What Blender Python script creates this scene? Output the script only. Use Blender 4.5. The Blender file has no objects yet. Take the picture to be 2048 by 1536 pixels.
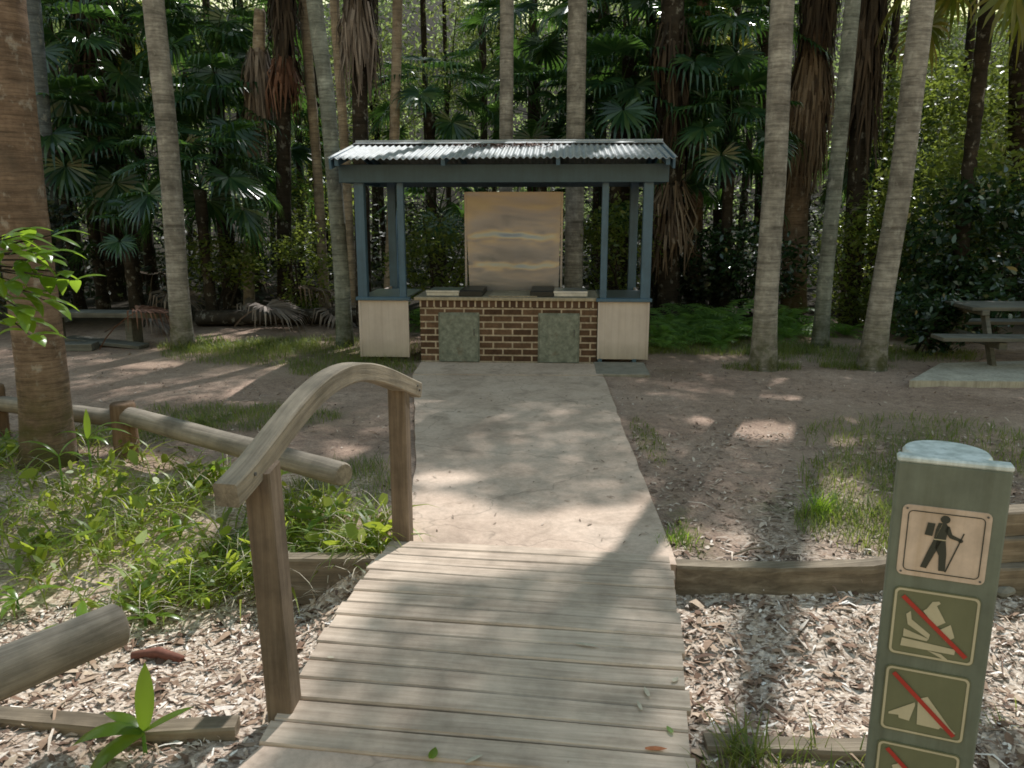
import bpy, math, random
import numpy as np
from mathutils import noise as mnoise, Vector

random.seed(7)
rng = np.random.default_rng(11)
S = bpy.context.scene
COL = S.collection
R = math.radians

# ------------------------------------------------------------------ camera
F_PX, PITCH, CAM_H = 1608.0, R(12.2), 1.85          # measured on a 2048 x 1536 picture
CP, SP = math.cos(PITCH), math.sin(PITCH)
cam_data = bpy.data.cameras.new('camera')
cam = bpy.data.objects.new('camera', cam_data)
COL.objects.link(cam)
cam.location = (0, 0, CAM_H)
cam.rotation_euler = (R(90) - PITCH, 0, 0)
cam_data.sensor_width = 36
cam_data.lens = F_PX / 2048 * 36
cam_data.clip_start = 0.05
cam_data.clip_end = 2000
S.camera = cam


def ray(px, py):
    u = (px - 1024) / F_PX
    v = (py - 768) / F_PX
    return np.array([u, CP - v * SP, -SP - v * CP])


def at(px, py, h=0.0):
    """the real-world point at height h seen at a measured image position"""
    d = ray(px, py)
    return np.array([0, 0, CAM_H]) + d * ((h - CAM_H) / d[2])


def atY(px, py, Y):
    d = ray(px, py)
    return np.array([0, 0, CAM_H]) + d * (Y / d[1])


# ------------------------------------------------------------------ render settings
S.render.engine = 'CYCLES'
S.view_settings.view_transform = 'Standard'
S.view_settings.look = 'None'
S.view_settings.exposure = 0
S.cycles.use_denoising = True
try:
    S.cycles.denoiser = 'OPENIMAGEDENOISE'
except Exception:
    pass
S.cycles.max_bounces = 6
S.cycles.diffuse_bounces = 3
S.cycles.glossy_bounces = 3
S.cycles.transmission_bounces = 4
S.cycles.caustics_reflective = False
S.cycles.caustics_refractive = False
S.cycles.filter_width = 1.7

# ------------------------------------------------------------------ light
SUN_EL, SUN_AZ = R(52), R(22.8)                       # azimuth: degrees right of straight ahead (+Y)
w = bpy.data.worlds.new('World')
S.world = w
w.use_nodes = True
nt = w.node_tree
nt.nodes.clear()
sky = nt.nodes.new('ShaderNodeTexSky')
sky.sky_type = 'NISHITA'
sky.sun_disc = False
sky.sun_elevation = SUN_EL
sky.sun_rotation = SUN_AZ
sky.air_density = 3.2
sky.dust_density = 0.4
sky.ozone_density = 0.0
bg = nt.nodes.new('ShaderNodeBackground')
bg.inputs[1].default_value = 0.15
out = nt.nodes.new('ShaderNodeOutputWorld')
nt.links.new(sky.outputs[0], bg.inputs[0])
nt.links.new(bg.outputs[0], out.inputs[0])
sun_data = bpy.data.lights.new('sun', 'SUN')
sun_data.energy = 5.0
sun_data.angle = R(0.5)
sun_data.color = (1.0, 0.985, 0.95)
sun = bpy.data.objects.new('sun', sun_data)
COL.objects.link(sun)
SUN_DIR = Vector((math.sin(SUN_AZ) * math.cos(SUN_EL), math.cos(SUN_AZ) * math.cos(SUN_EL), math.sin(SUN_EL)))
sun.rotation_euler = SUN_DIR.to_track_quat('Z', 'Y').to_euler()
sun.location = (0, 0, 40)
SHX, SHY = SUN_DIR.x / SUN_DIR.z, SUN_DIR.y / SUN_DIR.z   # shadow offset per metre of height


# ------------------------------------------------------------------ materials
class NG:
    def __init__(s, name):
        s.m = bpy.data.materials.new(name)
        s.m.use_nodes = True
        s.t = s.m.node_tree
        s.t.nodes.clear()
        s.out = s.n('ShaderNodeOutputMaterial')

    def n(s, typ, **kw):
        nd = s.t.nodes.new(typ)
        for k, v in kw.items():
            setattr(nd, k, v)
        return nd

    def l(s, a, b):
        s.t.links.new(a, b)

    def val(s, inp, v):
        if hasattr(v, 'is_linked') or hasattr(v, 'links'):
            s.l(v, inp)
        else:
            inp.default_value = v

    def coord(s, kind='Object', scale=(1, 1, 1), rot=(0, 0, 0)):
        tc = s.n('ShaderNodeTexCoord')
        mp = s.n('ShaderNodeMapping')
        mp.inputs['Scale'].default_value = scale
        mp.inputs['Rotation'].default_value = rot
        s.l(tc.outputs[kind], mp.inputs['Vector'])
        return mp.outputs[0]

    def wcoord(s, scale=(1, 1, 1)):
        g = s.n('ShaderNodeNewGeometry')
        mp = s.n('ShaderNodeMapping')
        mp.inputs['Scale'].default_value = scale
        s.l(g.outputs['Position'], mp.inputs['Vector'])
        return mp.outputs[0]

    def noise(s, vec, scale, detail=5, rough=0.6, dist=0.0):
        nd = s.n('ShaderNodeTexNoise')
        nd.inputs['Scale'].default_value = scale
        nd.inputs['Detail'].default_value = detail
        nd.inputs['Roughness'].default_value = rough
        nd.inputs['Distortion'].default_value = dist
        s.l(vec, nd.inputs['Vector'])
        return nd.outputs['Fac']

    def voro(s, vec, scale, feature='F1', out='Distance'):
        nd = s.n('ShaderNodeTexVoronoi', feature=feature)
        nd.inputs['Scale'].default_value = scale
        s.l(vec, nd.inputs['Vector'])
        return nd.outputs[out]

    def ramp(s, fac, stops, interp='LINEAR'):
        nd = s.n('ShaderNodeValToRGB')
        cr = nd.color_ramp
        cr.interpolation = interp
        while len(cr.elements) < len(stops):
            cr.elements.new(0.5)
        for e, (p, c) in zip(cr.elements, stops):
            e.position = p
            e.color = (c[0], c[1], c[2], 1) if len(c) == 3 else c
        s.l(fac, nd.inputs[0])
        return nd.outputs[0]

    def mix(s, fac, a, b, mode='MIX'):
        nd = s.n('ShaderNodeMix', data_type='RGBA', blend_type=mode)
        s.val(nd.inputs[0], fac)
        for i, v in ((6, a), (7, b)):
            if isinstance(v, (tuple, list)):
                nd.inputs[i].default_value = (v[0], v[1], v[2], 1)
            else:
                s.l(v, nd.inputs[i])
        return nd.outputs[2]

    def math(s, op, a, b=0.0):
        nd = s.n('ShaderNodeMath', operation=op)
        s.val(nd.inputs[0], a)
        s.val(nd.inputs[1], b)
        return nd.outputs[0]

    def bump(s, h, strength=0.5, dist=0.01):
        nd = s.n('ShaderNodeBump')
        nd.inputs['Strength'].default_value = strength
        nd.inputs['Distance'].default_value = dist
        s.l(h, nd.inputs['Height'])
        return nd.outputs[0]

    def pbr(s, color, rough=0.8, metal=0.0, normal=None, spec=0.5, out=True):
        p = s.n('ShaderNodeBsdfPrincipled')
        if isinstance(color, (tuple, list)):
            p.inputs['Base Color'].default_value = (color[0], color[1], color[2], 1)
        else:
            s.l(color, p.inputs['Base Color'])
        s.val(p.inputs['Roughness'], rough)
        s.val(p.inputs['Metallic'], metal)
        p.inputs['Specular IOR Level'].default_value = spec
        if normal is not None:
            s.l(normal, p.inputs['Normal'])
        if out:
            s.l(p.outputs[0], s.out.inputs[0])
        return p.outputs[0]

    def island(s):
        return s.n('ShaderNodeNewGeometry').outputs['Random Per Island']


def mat_leaf(name, cols, trans=(0.3, 0.4, 0.05), tfac=0.35, rough=0.4, patch=0.5, spec=0.5):
    g = NG(name)
    c = g.ramp(g.island(), [(i / (len(cols) - 1), k) for i, k in enumerate(cols)])
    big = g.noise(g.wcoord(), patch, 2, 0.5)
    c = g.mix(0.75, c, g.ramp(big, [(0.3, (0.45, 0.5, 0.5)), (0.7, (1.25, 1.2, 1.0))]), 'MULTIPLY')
    p = g.pbr(c, rough, spec=spec, out=False)
    tr = g.n('ShaderNodeBsdfTranslucent')
    g.l(g.mix(0.6, c, trans), tr.inputs[0])
    mx = g.n('ShaderNodeMixShader')
    mx.inputs[0].default_value = tfac
    g.l(p, mx.inputs[1])
    g.l(tr.outputs[0], mx.inputs[2])
    g.l(mx.outputs[0], g.out.inputs[0])
    return g.m


def mat_dry(name, cols, rough=0.8, tfac=0.0):
    g = NG(name)
    c = g.ramp(g.island(), [(i / (len(cols) - 1), k) for i, k in enumerate(cols)])
    c = g.mix(0.5, c, g.ramp(g.noise(g.wcoord(), 60, 3), [(0.3, (0.55, 0.55, 0.55)), (0.7, (1.2, 1.2, 1.2))]), 'MULTIPLY')
    g.pbr(c, rough, spec=0.3)
    return g.m


def mat_wood(name, cols, axis='X', grain=3.0, rough=0.85, bump=0.35, island=0.5, stain=(0.5, 0.5, 0.47), attr=None):
    """weathered timber with its grain along a local axis"""
    g = NG(name)
    sc = {'X': (0.6, 14, 14), 'Y': (14, 0.6, 14), 'Z': (14, 14, 0.6)}[axis]
    if attr:
        at_ = g.n('ShaderNodeAttribute', attribute_name=attr)
        mp = g.n('ShaderNodeMapping')
        mp.inputs['Scale'].default_value = sc
        g.l(at_.outputs['Vector'], mp.inputs['Vector'])
        v = mp.outputs[0]
    else:
        v = g.coord('Object', sc)
    n1 = g.noise(v, grain, 8, 0.7, 0.6)
    n2 = g.noise(g.coord('Object'), 3.5, 5, 0.65)
    c = g.ramp(n1, [(0.25 + 0.5 * i / (len(cols) - 1), k) for i, k in enumerate(cols)])
    c = g.mix(0.8, c, g.ramp(n2, [(0.32, stain), (0.62, (1.1, 1.08, 1.02))]), 'MULTIPLY')
    if island:
        c = g.mix(island, c, g.ramp(g.island(), [(0, (0.72, 0.72, 0.7)), (0.5, (1, 1, 1)), (1, (1.22, 1.17, 1.08))]), 'MULTIPLY')
    fine = g.noise(v, 14, 4, 0.7)
    b = g.math('ADD', n1, g.math('MULTIPLY', fine, 0.5))
    g.pbr(c, rough, normal=g.bump(b, bump, 0.006), spec=0.25)
    return g.m


def mat_bark(name, cols, rings=9.0, ring_amt=0.5, moss=None, dist=2.0):
    """palm stem: faint leaf-scar rings, lichen blotches, moss low down"""
    g = NG(name)
    v = g.coord('Object')
    n = g.noise(v, 4.5, 6, 0.7)
    c = g.ramp(n, [(0.28 + 0.44 * i / (len(cols) - 1), k) for i, k in enumerate(cols)])
    wv = g.n('ShaderNodeTexWave', wave_type='BANDS', bands_direction='Z', wave_profile='SAW')
    wv.inputs['Scale'].default_value = rings
    wv.inputs['Distortion'].default_value = dist
    wv.inputs['Detail'].default_value = 3
    wv.inputs['Detail Scale'].default_value = 1.5
    g.l(v, wv.inputs['Vector'])
    c = g.mix(ring_amt, c, g.ramp(wv.outputs['Fac'], [(0, (0.55, 0.54, 0.53)), (0.25, (0.97, 0.97, 0.97)), (1, (1.06, 1.06, 1.05))]), 'MULTIPLY')
    streak = g.noise(g.coord('Object', (2.5, 2.5, 26)), 1.0, 5, 0.75, 0.6)
    c = g.mix(0.85, c, g.ramp(streak, [(0.32, (0.42, 0.4, 0.38)), (0.5, (0.95, 0.95, 0.94)), (0.7, (1.45, 1.45, 1.42))]), 'MULTIPLY')
    vert = g.noise(g.coord('Object', (14, 14, 0.8)), 1.0, 4, 0.7)
    c = g.mix(0.3, c, g.ramp(vert, [(0.35, (0.6, 0.58, 0.55)), (0.65, (1.15, 1.15, 1.12))]), 'MULTIPLY')
    blot = g.noise(v, 1.6, 4, 0.6)
    c = g.mix(g.ramp(blot, [(0.5, (0, 0, 0)), (0.7, (0.75, 0.75, 0.75))]), c, (0.06, 0.052, 0.045))
    lic = g.noise(g.coord('Object', (1, 1, .8)), 9, 5, 0.65)
    c = g.mix(g.ramp(lic, [(0.57, (0, 0, 0)), (0.66, (0.5, 0.5, 0.5))]), c, g.mix(0.5, c, (0.62, 0.62, 0.58)))
    if moss:
        sx = g.n('ShaderNodeSeparateXYZ')
        g.l(v, sx.inputs[0])
        low = g.ramp(g.math('MULTIPLY', sx.outputs[2], 1.0), [(0.0, (1, 1, 1)), (0.75, (0, 0, 0))])
        mm = g.math('MULTIPLY', low, g.ramp(g.noise(v, 7, 4), [(0.35, (0, 0, 0)), (0.6, (1, 1, 1))]))
        c = g.mix(mm, c, moss)
    h = g.math('ADD', g.math('MULTIPLY', wv.outputs['Fac'], 0.6), g.math('MULTIPLY', streak, 1.5))
    g.pbr(c, 0.92, normal=g.bump(h, 0.5, 0.012), spec=0.2)
    return g.m


def mat_paint(name, col, rough=0.5, wear=0.3, dirt=(0.5, 0.48, 0.42)):
    g = NG(name)
    v = g.coord('Object')
    n = g.noise(v, 5, 6, 0.7)
    n2 = g.noise(g.coord('Object', (18, 18, 1.5)), 1.5, 4, 0.6)
    c = g.mix(wear, col, g.ramp(n, [(0.3, tuple(k * 0.5 for k in col)), (0.7, tuple(min(1, k * 1.5) for k in col))]))
    c = g.mix(wear, c, g.ramp(n2, [(0.35, dirt), (0.6, (1.05, 1.05, 1.05))]), 'MULTIPLY')
    g.pbr(c, rough, normal=g.bump(n2, 0.12, 0.004))
    return g.m


M = {}


def make_materials():
    # ground: bare trodden earth, litter where the vertex attribute says so
    g = NG('earth')
    v = g.wcoord()
    n1 = g.noise(v, 0.7, 6, 0.6)
    n2 = g.noise(v, 9, 8, 0.75)
    n3 = g.noise(v, 55, 4, 0.7)
    c = g.ramp(n1, [(0.3, (0.29, 0.205, 0.165)), (0.55, (0.42, 0.31, 0.255)), (0.75, (0.52, 0.4, 0.335))])
    c = g.mix(0.7, c, g.ramp(n2, [(0.33, (0.55, 0.52, 0.5)), (0.66, (1.25, 1.22, 1.18))]), 'MULTIPLY')
    c = g.mix(0.55, c, g.ramp(n3, [(0.36, (0.5, 0.48, 0.46)), (0.62, (1.3, 1.27, 1.2))]), 'MULTIPLY')
    fl = g.voro(g.wcoord((1, 1, 1)), 26, 'F1', 'Distance')
    fm = g.math('MULTIPLY', g.ramp(fl, [(0.1, (1, 1, 1)), (0.22, (0, 0, 0))]), g.ramp(n2, [(0.5, (0, 0, 0)), (0.62, (0.8, 0.8, 0.8))]))
    c = g.mix(fm, c, (0.33, 0.26, 0.2))
    att = g.n('ShaderNodeAttribute', attribute_name='zone')
    sep = g.n('ShaderNodeSeparateColor')
    g.l(att.outputs['Color'], sep.inputs[0])
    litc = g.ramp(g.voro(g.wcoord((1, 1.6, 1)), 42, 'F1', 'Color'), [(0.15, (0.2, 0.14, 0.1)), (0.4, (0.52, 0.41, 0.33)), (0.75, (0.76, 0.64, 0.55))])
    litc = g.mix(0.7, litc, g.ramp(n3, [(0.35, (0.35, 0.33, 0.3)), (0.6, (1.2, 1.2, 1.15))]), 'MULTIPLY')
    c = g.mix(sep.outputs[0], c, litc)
    gr = g.ramp(g.noise(v, 30, 5, 0.7), [(0.35, (0.025, 0.04, 0.012)), (0.65, (0.09, 0.12, 0.03))])
    c = g.mix(g.math('MULTIPLY', sep.outputs[1], g.ramp(n2, [(0.4, (0, 0, 0)), (0.58, (0.85, 0.85, 0.85))])), c, gr)
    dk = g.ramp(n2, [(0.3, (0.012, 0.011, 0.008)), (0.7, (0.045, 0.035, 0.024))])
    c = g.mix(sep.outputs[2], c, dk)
    hb = g.math('ADD', g.math('MULTIPLY', n2, 1.4), g.math('MULTIPLY', n3, 0.8))
    g.pbr(c, 0.95, normal=g.bump(hb, 0.55, 0.03), spec=0.15)
    M['earth'] = g.m

    g = NG('path_concrete')
    v = g.wcoord()
    n1 = g.noise(v, 1.3, 6, 0.65)
    n2 = g.noise(v, 28, 6, 0.75)
    c = g.ramp(n1, [(0.28, (0.41, 0.305, 0.24)), (0.5, (0.56, 0.43, 0.345)), (0.75, (0.64, 0.51, 0.42))])
    c = g.mix(0.5, c, g.ramp(n2, [(0.35, (0.68, 0.66, 0.63)), (0.65, (1.15, 1.14, 1.12))]), 'MULTIPLY')
    st = g.noise(v, 3.1, 5, 0.6, 1.0)
    c = g.mix(g.ramp(st, [(0.52, (0, 0, 0)), (0.7, (0.55, 0.55, 0.55))]), c, (0.25, 0.19, 0.145))
    nd = g.n('ShaderNodeTexNoise')
    nd.inputs['Scale'].default_value = 2.2
    nd.inputs['Detail'].default_value = 4
    g.l(v, nd.inputs['Vector'])
    dv = g.n('ShaderNodeVectorMath', operation='MULTIPLY_ADD')
    g.l(nd.outputs['Color'], dv.inputs[0])
    dv.inputs[1].default_value = (0.7, 0.7, 0)
    g.l(v, dv.inputs[2])
    ck = g.voro(dv.outputs[0], 0.62, 'DISTANCE_TO_EDGE')
    c = g.mix(g.ramp(ck, [(0.0, (0.4, 0.4, 0.4)), (0.005, (0, 0, 0))]), c, (0.12, 0.1, 0.08))
    g.pbr(c, 0.9, normal=g.bump(g.math('ADD', n2, g.math('MULTIPLY', n1, 2)), 0.35, 0.008), spec=0.25)
    M['path'] = g.m

    M['deck'] = mat_wood('deck_boards', [(0.32, 0.25, 0.2), (0.49, 0.395, 0.33), (0.65, 0.54, 0.46)], 'X', 2.6, island=0.6, stain=(0.58, 0.56, 0.52))
    M['rail'] = mat_wood('handrail_wood', [(0.12, 0.1, 0.08), (0.24, 0.205, 0.165), (0.36, 0.31, 0.25)], 'Y', attr='grain', grain=2.6, island=0.0, bump=0.6)
    M['post'] = mat_wood('post_wood', [(0.1, 0.074, 0.055), (0.17, 0.127, 0.095), (0.25, 0.195, 0.15)], 'Z', 2.5, island=0.0)
    M['log'] = mat_wood('log_wood', [(0.13, 0.11, 0.09), (0.25, 0.215, 0.18), (0.38, 0.335, 0.285)], 'X', 2.2, island=0.0, bump=0.6)
    M['log_end'] = mat_wood('log_end_wood', [(0.14, 0.1, 0.065), (0.24, 0.18, 0.12), (0.3, 0.24, 0.17)], 'X', 6, island=0.0)
    M['sleeper'] = mat_wood('sleeper_wood', [(0.1, 0.078, 0.058), (0.2, 0.16, 0.12), (0.34, 0.285, 0.225)], 'X', 2.2, island=0.4, bump=0.6)
    M['bench'] = mat_wood('bench_wood', [(0.07, 0.07, 0.065), (0.13, 0.13, 0.12), (0.2, 0.2, 0.185)], 'X', 2.2, island=0.4)

    M['bark_grey'] = mat_bark('bark_grey', [(0.14, 0.134, 0.127), (0.28, 0.266, 0.252), (0.44, 0.425, 0.405)], 7.5, 0.3, (0.055, 0.062, 0.02))
    M['bark_green'] = mat_bark('bark_green', [(0.11, 0.122, 0.115), (0.2, 0.22, 0.205), (0.32, 0.345, 0.325)], 6.5, 0.3, (0.05, 0.062, 0.02))
    M['bark_blue'] = mat_bark('bark_bluegrey', [(0.07, 0.085, 0.1), (0.12, 0.142, 0.165), (0.19, 0.22, 0.24)], 5, 0.3)
    M['bark_brown'] = mat_bark('bark_brown', [(0.11, 0.075, 0.055), (0.2, 0.14, 0.105), (0.3, 0.22, 0.17)], 11, 0.6, (0.075, 0.075, 0.022))
    M['bark_tan'] = mat_bark('bark_tan', [(0.2, 0.16, 0.125), (0.33, 0.27, 0.215), (0.45, 0.385, 0.31)], 3, 0.2)
    M['bark_dark'] = mat_bark('bark_dark', [(0.014, 0.012, 0.01), (0.032, 0.026, 0.02), (0.06, 0.047, 0.035)], 6, 0.5)

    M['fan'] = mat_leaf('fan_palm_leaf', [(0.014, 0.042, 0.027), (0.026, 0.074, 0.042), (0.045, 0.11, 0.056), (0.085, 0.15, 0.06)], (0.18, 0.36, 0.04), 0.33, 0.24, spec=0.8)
    M['fan_yellow'] = mat_leaf('fan_palm_leaf_sun_tint', [(0.06, 0.1, 0.02), (0.1, 0.15, 0.03), (0.19, 0.19, 0.04), (0.26, 0.2, 0.05)], (0.5, 0.5, 0.06), 0.45, 0.4)  # sunlit copy of the fan leaf, the sun's yellow put into the colour
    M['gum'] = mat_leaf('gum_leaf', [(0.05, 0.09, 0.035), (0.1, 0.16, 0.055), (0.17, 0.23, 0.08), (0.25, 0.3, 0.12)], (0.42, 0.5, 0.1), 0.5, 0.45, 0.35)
    M['shade_canopy'] = mat_leaf('shade_canopy_leaf', [(0.02, 0.04, 0.015), (0.05, 0.08, 0.03)], (0.08, 0.12, 0.03), 0.15, 0.5)
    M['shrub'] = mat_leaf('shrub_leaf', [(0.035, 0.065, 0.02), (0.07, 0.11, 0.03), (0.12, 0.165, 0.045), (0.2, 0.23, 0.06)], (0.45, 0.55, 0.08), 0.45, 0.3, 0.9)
    M['gloss'] = mat_leaf('glossy_leaf', [(0.012, 0.032, 0.018), (0.024, 0.055, 0.028), (0.045, 0.085, 0.04)], (0.12, 0.24, 0.04), 0.22, 0.17, 0.9, 0.9)
    M['fern'] = mat_leaf('fern_leaf', [(0.07, 0.15, 0.04), (0.12, 0.23, 0.055), (0.19, 0.31, 0.07)], (0.4, 0.7, 0.1), 0.45, 0.5)
    M['grass'] = mat_leaf('grass_blade', [(0.055, 0.095, 0.02), (0.1, 0.15, 0.03), (0.16, 0.2, 0.045), (0.27, 0.25, 0.09)], (0.4, 0.5, 0.06), 0.4, 0.5, 1.5)
    M['ground_leaf'] = mat_leaf('bank_leaf', [(0.04, 0.085, 0.02), (0.1, 0.18, 0.03), (0.2, 0.29, 0.045), (0.34, 0.38, 0.07)], (0.7, 0.8, 0.08), 0.52, 0.42, 2.0, 0.5)
    M['bright_leaf'] = mat_leaf('young_leaf', [(0.06, 0.13, 0.02), (0.11, 0.21, 0.03), (0.16, 0.27, 0.04)], (0.5, 0.72, 0.05), 0.5, 0.28, 3.0, 0.6)
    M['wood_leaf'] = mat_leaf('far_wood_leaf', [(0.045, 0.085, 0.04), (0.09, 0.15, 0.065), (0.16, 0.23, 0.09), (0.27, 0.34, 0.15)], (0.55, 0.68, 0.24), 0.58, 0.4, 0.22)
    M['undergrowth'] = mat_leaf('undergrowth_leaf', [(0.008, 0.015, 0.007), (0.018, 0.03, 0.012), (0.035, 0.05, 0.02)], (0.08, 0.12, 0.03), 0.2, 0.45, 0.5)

    M['dead'] = mat_dry('dead_frond', [(0.05, 0.034, 0.024), (0.11, 0.075, 0.052), (0.19, 0.14, 0.1), (0.28, 0.22, 0.17)])
    M['dead_red'] = mat_dry('dead_frond_reddish', [(0.07, 0.033, 0.022), (0.14, 0.066, 0.042), (0.22, 0.12, 0.085)])
    M['dead_grey'] = mat_dry('dead_frond_grey', [(0.09, 0.07, 0.06), (0.18, 0.145, 0.125), (0.32, 0.27, 0.24)])
    M['chips'] = mat_dry('litter_chips', [(0.09, 0.055, 0.04), (0.24, 0.15, 0.105), (0.42, 0.3, 0.22), (0.6, 0.47, 0.37), (0.78, 0.66, 0.56), (0.9, 0.83, 0.76)])
    M['leaf_brown'] = mat_dry('dry_brown_leaf', [(0.1, 0.055, 0.035), (0.22, 0.13, 0.085), (0.38, 0.26, 0.18), (0.55, 0.43, 0.32)])
    M['chips_dirt'] = mat_dry('clearing_litter', [(0.1, 0.065, 0.048), (0.24, 0.17, 0.13), (0.4, 0.31, 0.245), (0.58, 0.48, 0.4)])
    M['bark_dead'] = mat_dry('dead_frond_dark', [(0.02, 0.015, 0.012), (0.05, 0.036, 0.026), (0.1, 0.075, 0.055)])
    M['bark_red'] = mat_dry('red_bark', [(0.16, 0.06, 0.04), (0.22, 0.09, 0.06)])
    M['pale_leaf'] = mat_dry('pale_dry_leaf', [(0.42, 0.36, 0.27), (0.55, 0.49, 0.38)])
    M['orange_leaf'] = mat_dry('orange_dry_leaf', [(0.3, 0.1, 0.04), (0.42, 0.16, 0.07)])

    M['blue'] = mat_paint('blue_grey_paint', (0.055, 0.115, 0.18), 0.45, 0.35, (0.65, 0.65, 0.62))
    M['beam'] = mat_paint('dark_beam_paint', (0.036, 0.078, 0.115), 0.5, 0.35, (0.65, 0.65, 0.6))
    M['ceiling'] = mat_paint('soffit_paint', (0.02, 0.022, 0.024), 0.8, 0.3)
    # beige cladding with fine vertical grooves
    g = NG('beige_cladding')
    v = g.coord('Object')
    n = g.noise(v, 3, 6, 0.6)
    st = g.noise(g.coord('Object', (16, 16, 1)), 1.2, 4, 0.6)
    sx = g.n('ShaderNodeSeparateXYZ')
    g.l(v, sx.inputs[0])
    c = g.ramp(n, [(0.3, (0.5, 0.43, 0.4)), (0.7, (0.62, 0.54, 0.5))])
    c = g.mix(0.25, c, g.ramp(st, [(0.35, (0.72, 0.68, 0.64)), (0.6, (1.04, 1.04, 1.04))]), 'MULTIPLY')
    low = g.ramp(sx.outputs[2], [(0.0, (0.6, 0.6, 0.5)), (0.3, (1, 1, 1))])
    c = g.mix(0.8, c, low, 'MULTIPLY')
    gr = g.math('FRACT', g.math('MULTIPLY', sx.outputs[0], 12.0))
    gm = g.ramp(gr, [(0.0, (0, 0, 0)), (0.08, (1, 1, 1))])
    c = g.mix(0.1, c, gm, 'MULTIPLY')
    g.pbr(c, 0.75, normal=g.bump(gm, 0.25, 0.004), spec=0.3)
    M['clad'] = g.m
    # brick
    g = NG('brickwork')
    v = g.coord('Object', (1, 1, 1), (R(-90), 0, 0))
    bt = g.n('ShaderNodeTexBrick')
    bt.offset = 0.5
    bt.inputs['Color1'].default_value = (0.085, 0.05, 0.034, 1)
    bt.inputs['Color2'].default_value = (0.17, 0.105, 0.07, 1)
    bt.inputs['Mortar'].default_value = (0.46, 0.38, 0.3, 1)
    bt.inputs['Scale'].default_value = 1.0
    bt.inputs['Mortar Size'].default_value = 0.011
    bt.inputs['Mortar Smooth'].default_value = 0.2
    bt.inputs['Bias'].default_value = 0.0
    bt.inputs['Brick Width'].default_value = 0.24
    bt.inputs['Row Height'].default_value = 0.083
    g.l(v, bt.inputs['Vector'])
    n = g.noise(g.coord('Object'), 22, 5, 0.7)
    c = g.mix(0.7, bt.outputs['Color'], g.ramp(n, [(0.3, (0.5, 0.48, 0.46)), (0.7, (1.35, 1.3, 1.25))]), 'MULTIPLY')
    n5 = g.noise(g.coord('Object'), 2.5, 4, 0.6)
    c = g.mix(0.5, c, g.ramp(n5, [(0.35, (0.6, 0.6, 0.55)), (0.65, (1.1, 1.1, 1.1))]), 'MULTIPLY')
    inv = g.math('SUBTRACT', 1.0, bt.outputs['Fac'])
    g.pbr(c, 0.9, normal=g.bump(g.math('ADD', inv, g.math('MULTIPLY', n, 0.3)), 0.7, 0.008), spec=0.2)
    M['brick'] = g.m
    # header course along the top of the brickwork
    # worn galvanised doors
    g = NG('galvanised_door')
    v = g.coord('Object')
    n = g.noise(v, 14, 8, 0.75)
    c = g.ramp(n, [(0.3, (0.1, 0.115, 0.095)), (0.5, (0.19, 0.21, 0.18)), (0.72, (0.33, 0.35, 0.31))])
    c = g.mix(g.ramp(g.noise(v, 5, 5, 0.7), [(0.58, (0, 0, 0)), (0.72, (0.6, 0.6, 0.6))]), c, (0.13, 0.075, 0.04))
    g.pbr(c, 0.6, metal=0.3, normal=g.bump(n, 0.15, 0.003))
    M['door'] = g.m
    # buckled stainless sheet
    g = NG('buckled_steel')
    n = g.noise(g.coord('Object', (0.7, 1, 2.0)), 1.6, 3, 0.5, 0.4)
    fine = g.noise(g.coord('Object', (50, 1, 2)), 2, 3)
    c = g.ramp(n, [(0.3, (0.22, 0.21, 0.22)), (0.7, (0.3, 0.29, 0.3))])
    g.pbr(c, 0.2, metal=0.4, normal=g.bump(g.math('ADD', n, g.math('MULTIPLY', fine, 0.03)), 0.12, 0.05))
    M['splash'] = g.m
    g = NG('steel')
    n = g.noise(g.coord('Object', (3, 40, 3)), 3, 4)
    g.pbr(g.ramp(n, [(0.3, (0.35, 0.4, 0.46)), (0.7, (0.55, 0.6, 0.68))]), 0.32, metal=0.9)
    M['steel'] = g.m
    M['black'] = mat_paint('black_iron', (0.012, 0.012, 0.012), 0.5, 0.3)
    # corrugated roof sheet
    g = NG('roof_sheet')
    v = g.coord('Object')
    n = g.noise(v, 3.2, 7, 0.7)
    n2 = g.noise(g.coord('Object', (4, 1, 1)), 3, 5, 0.7)
    c = g.ramp(n, [(0.3, (0.26, 0.275, 0.29)), (0.6, (0.4, 0.42, 0.435)), (0.8, (0.52, 0.54, 0.55))])
    c = g.mix(g.ramp(n2, [(0.52, (0, 0, 0)), (0.7, (0.55, 0.55, 0.55))]), c, (0.16, 0.16, 0.1))
    g.pbr(c, 0.5, metal=0.1, normal=g.bump(n, 0.1, 0.004))
    M['roof'] = g.m
    g = NG('concrete')
    v = g.wcoord()
    n = g.noise(v, 7, 8, 0.7)
    c = g.ramp(n, [(0.3, (0.17, 0.155, 0.125)), (0.7, (0.3, 0.275, 0.23))])
    g.pbr(c, 0.9, normal=g.bump(n, 0.3, 0.008), spec=0.25)
    M['concrete'] = g.m
    M['counter'] = mat_paint('counter_concrete', (0.36, 0.3, 0.22), 0.8, 0.5)

    M['sign'] = mat_paint('sign_green_paint', (0.155, 0.175, 0.14), 0.5, 0.5, (0.6, 0.58, 0.5))
    M['sign_top'] = mat_paint('sign_top_sky_sheen', (0.72, 0.8, 0.8), 0.4, 0.6, (0.35, 0.4, 0.38))  # pale sky reflection put into the colour, with dirt streaks over it
    M['plate_green'] = mat_paint('plate_green', (0.155, 0.158, 0.09), 0.4, 0.25, (0.8, 0.8, 0.75))
    M['plate_cream'] = mat_paint('plate_cream', (0.58, 0.45, 0.37), 0.45, 0.6, (0.72, 0.66, 0.55))
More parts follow.
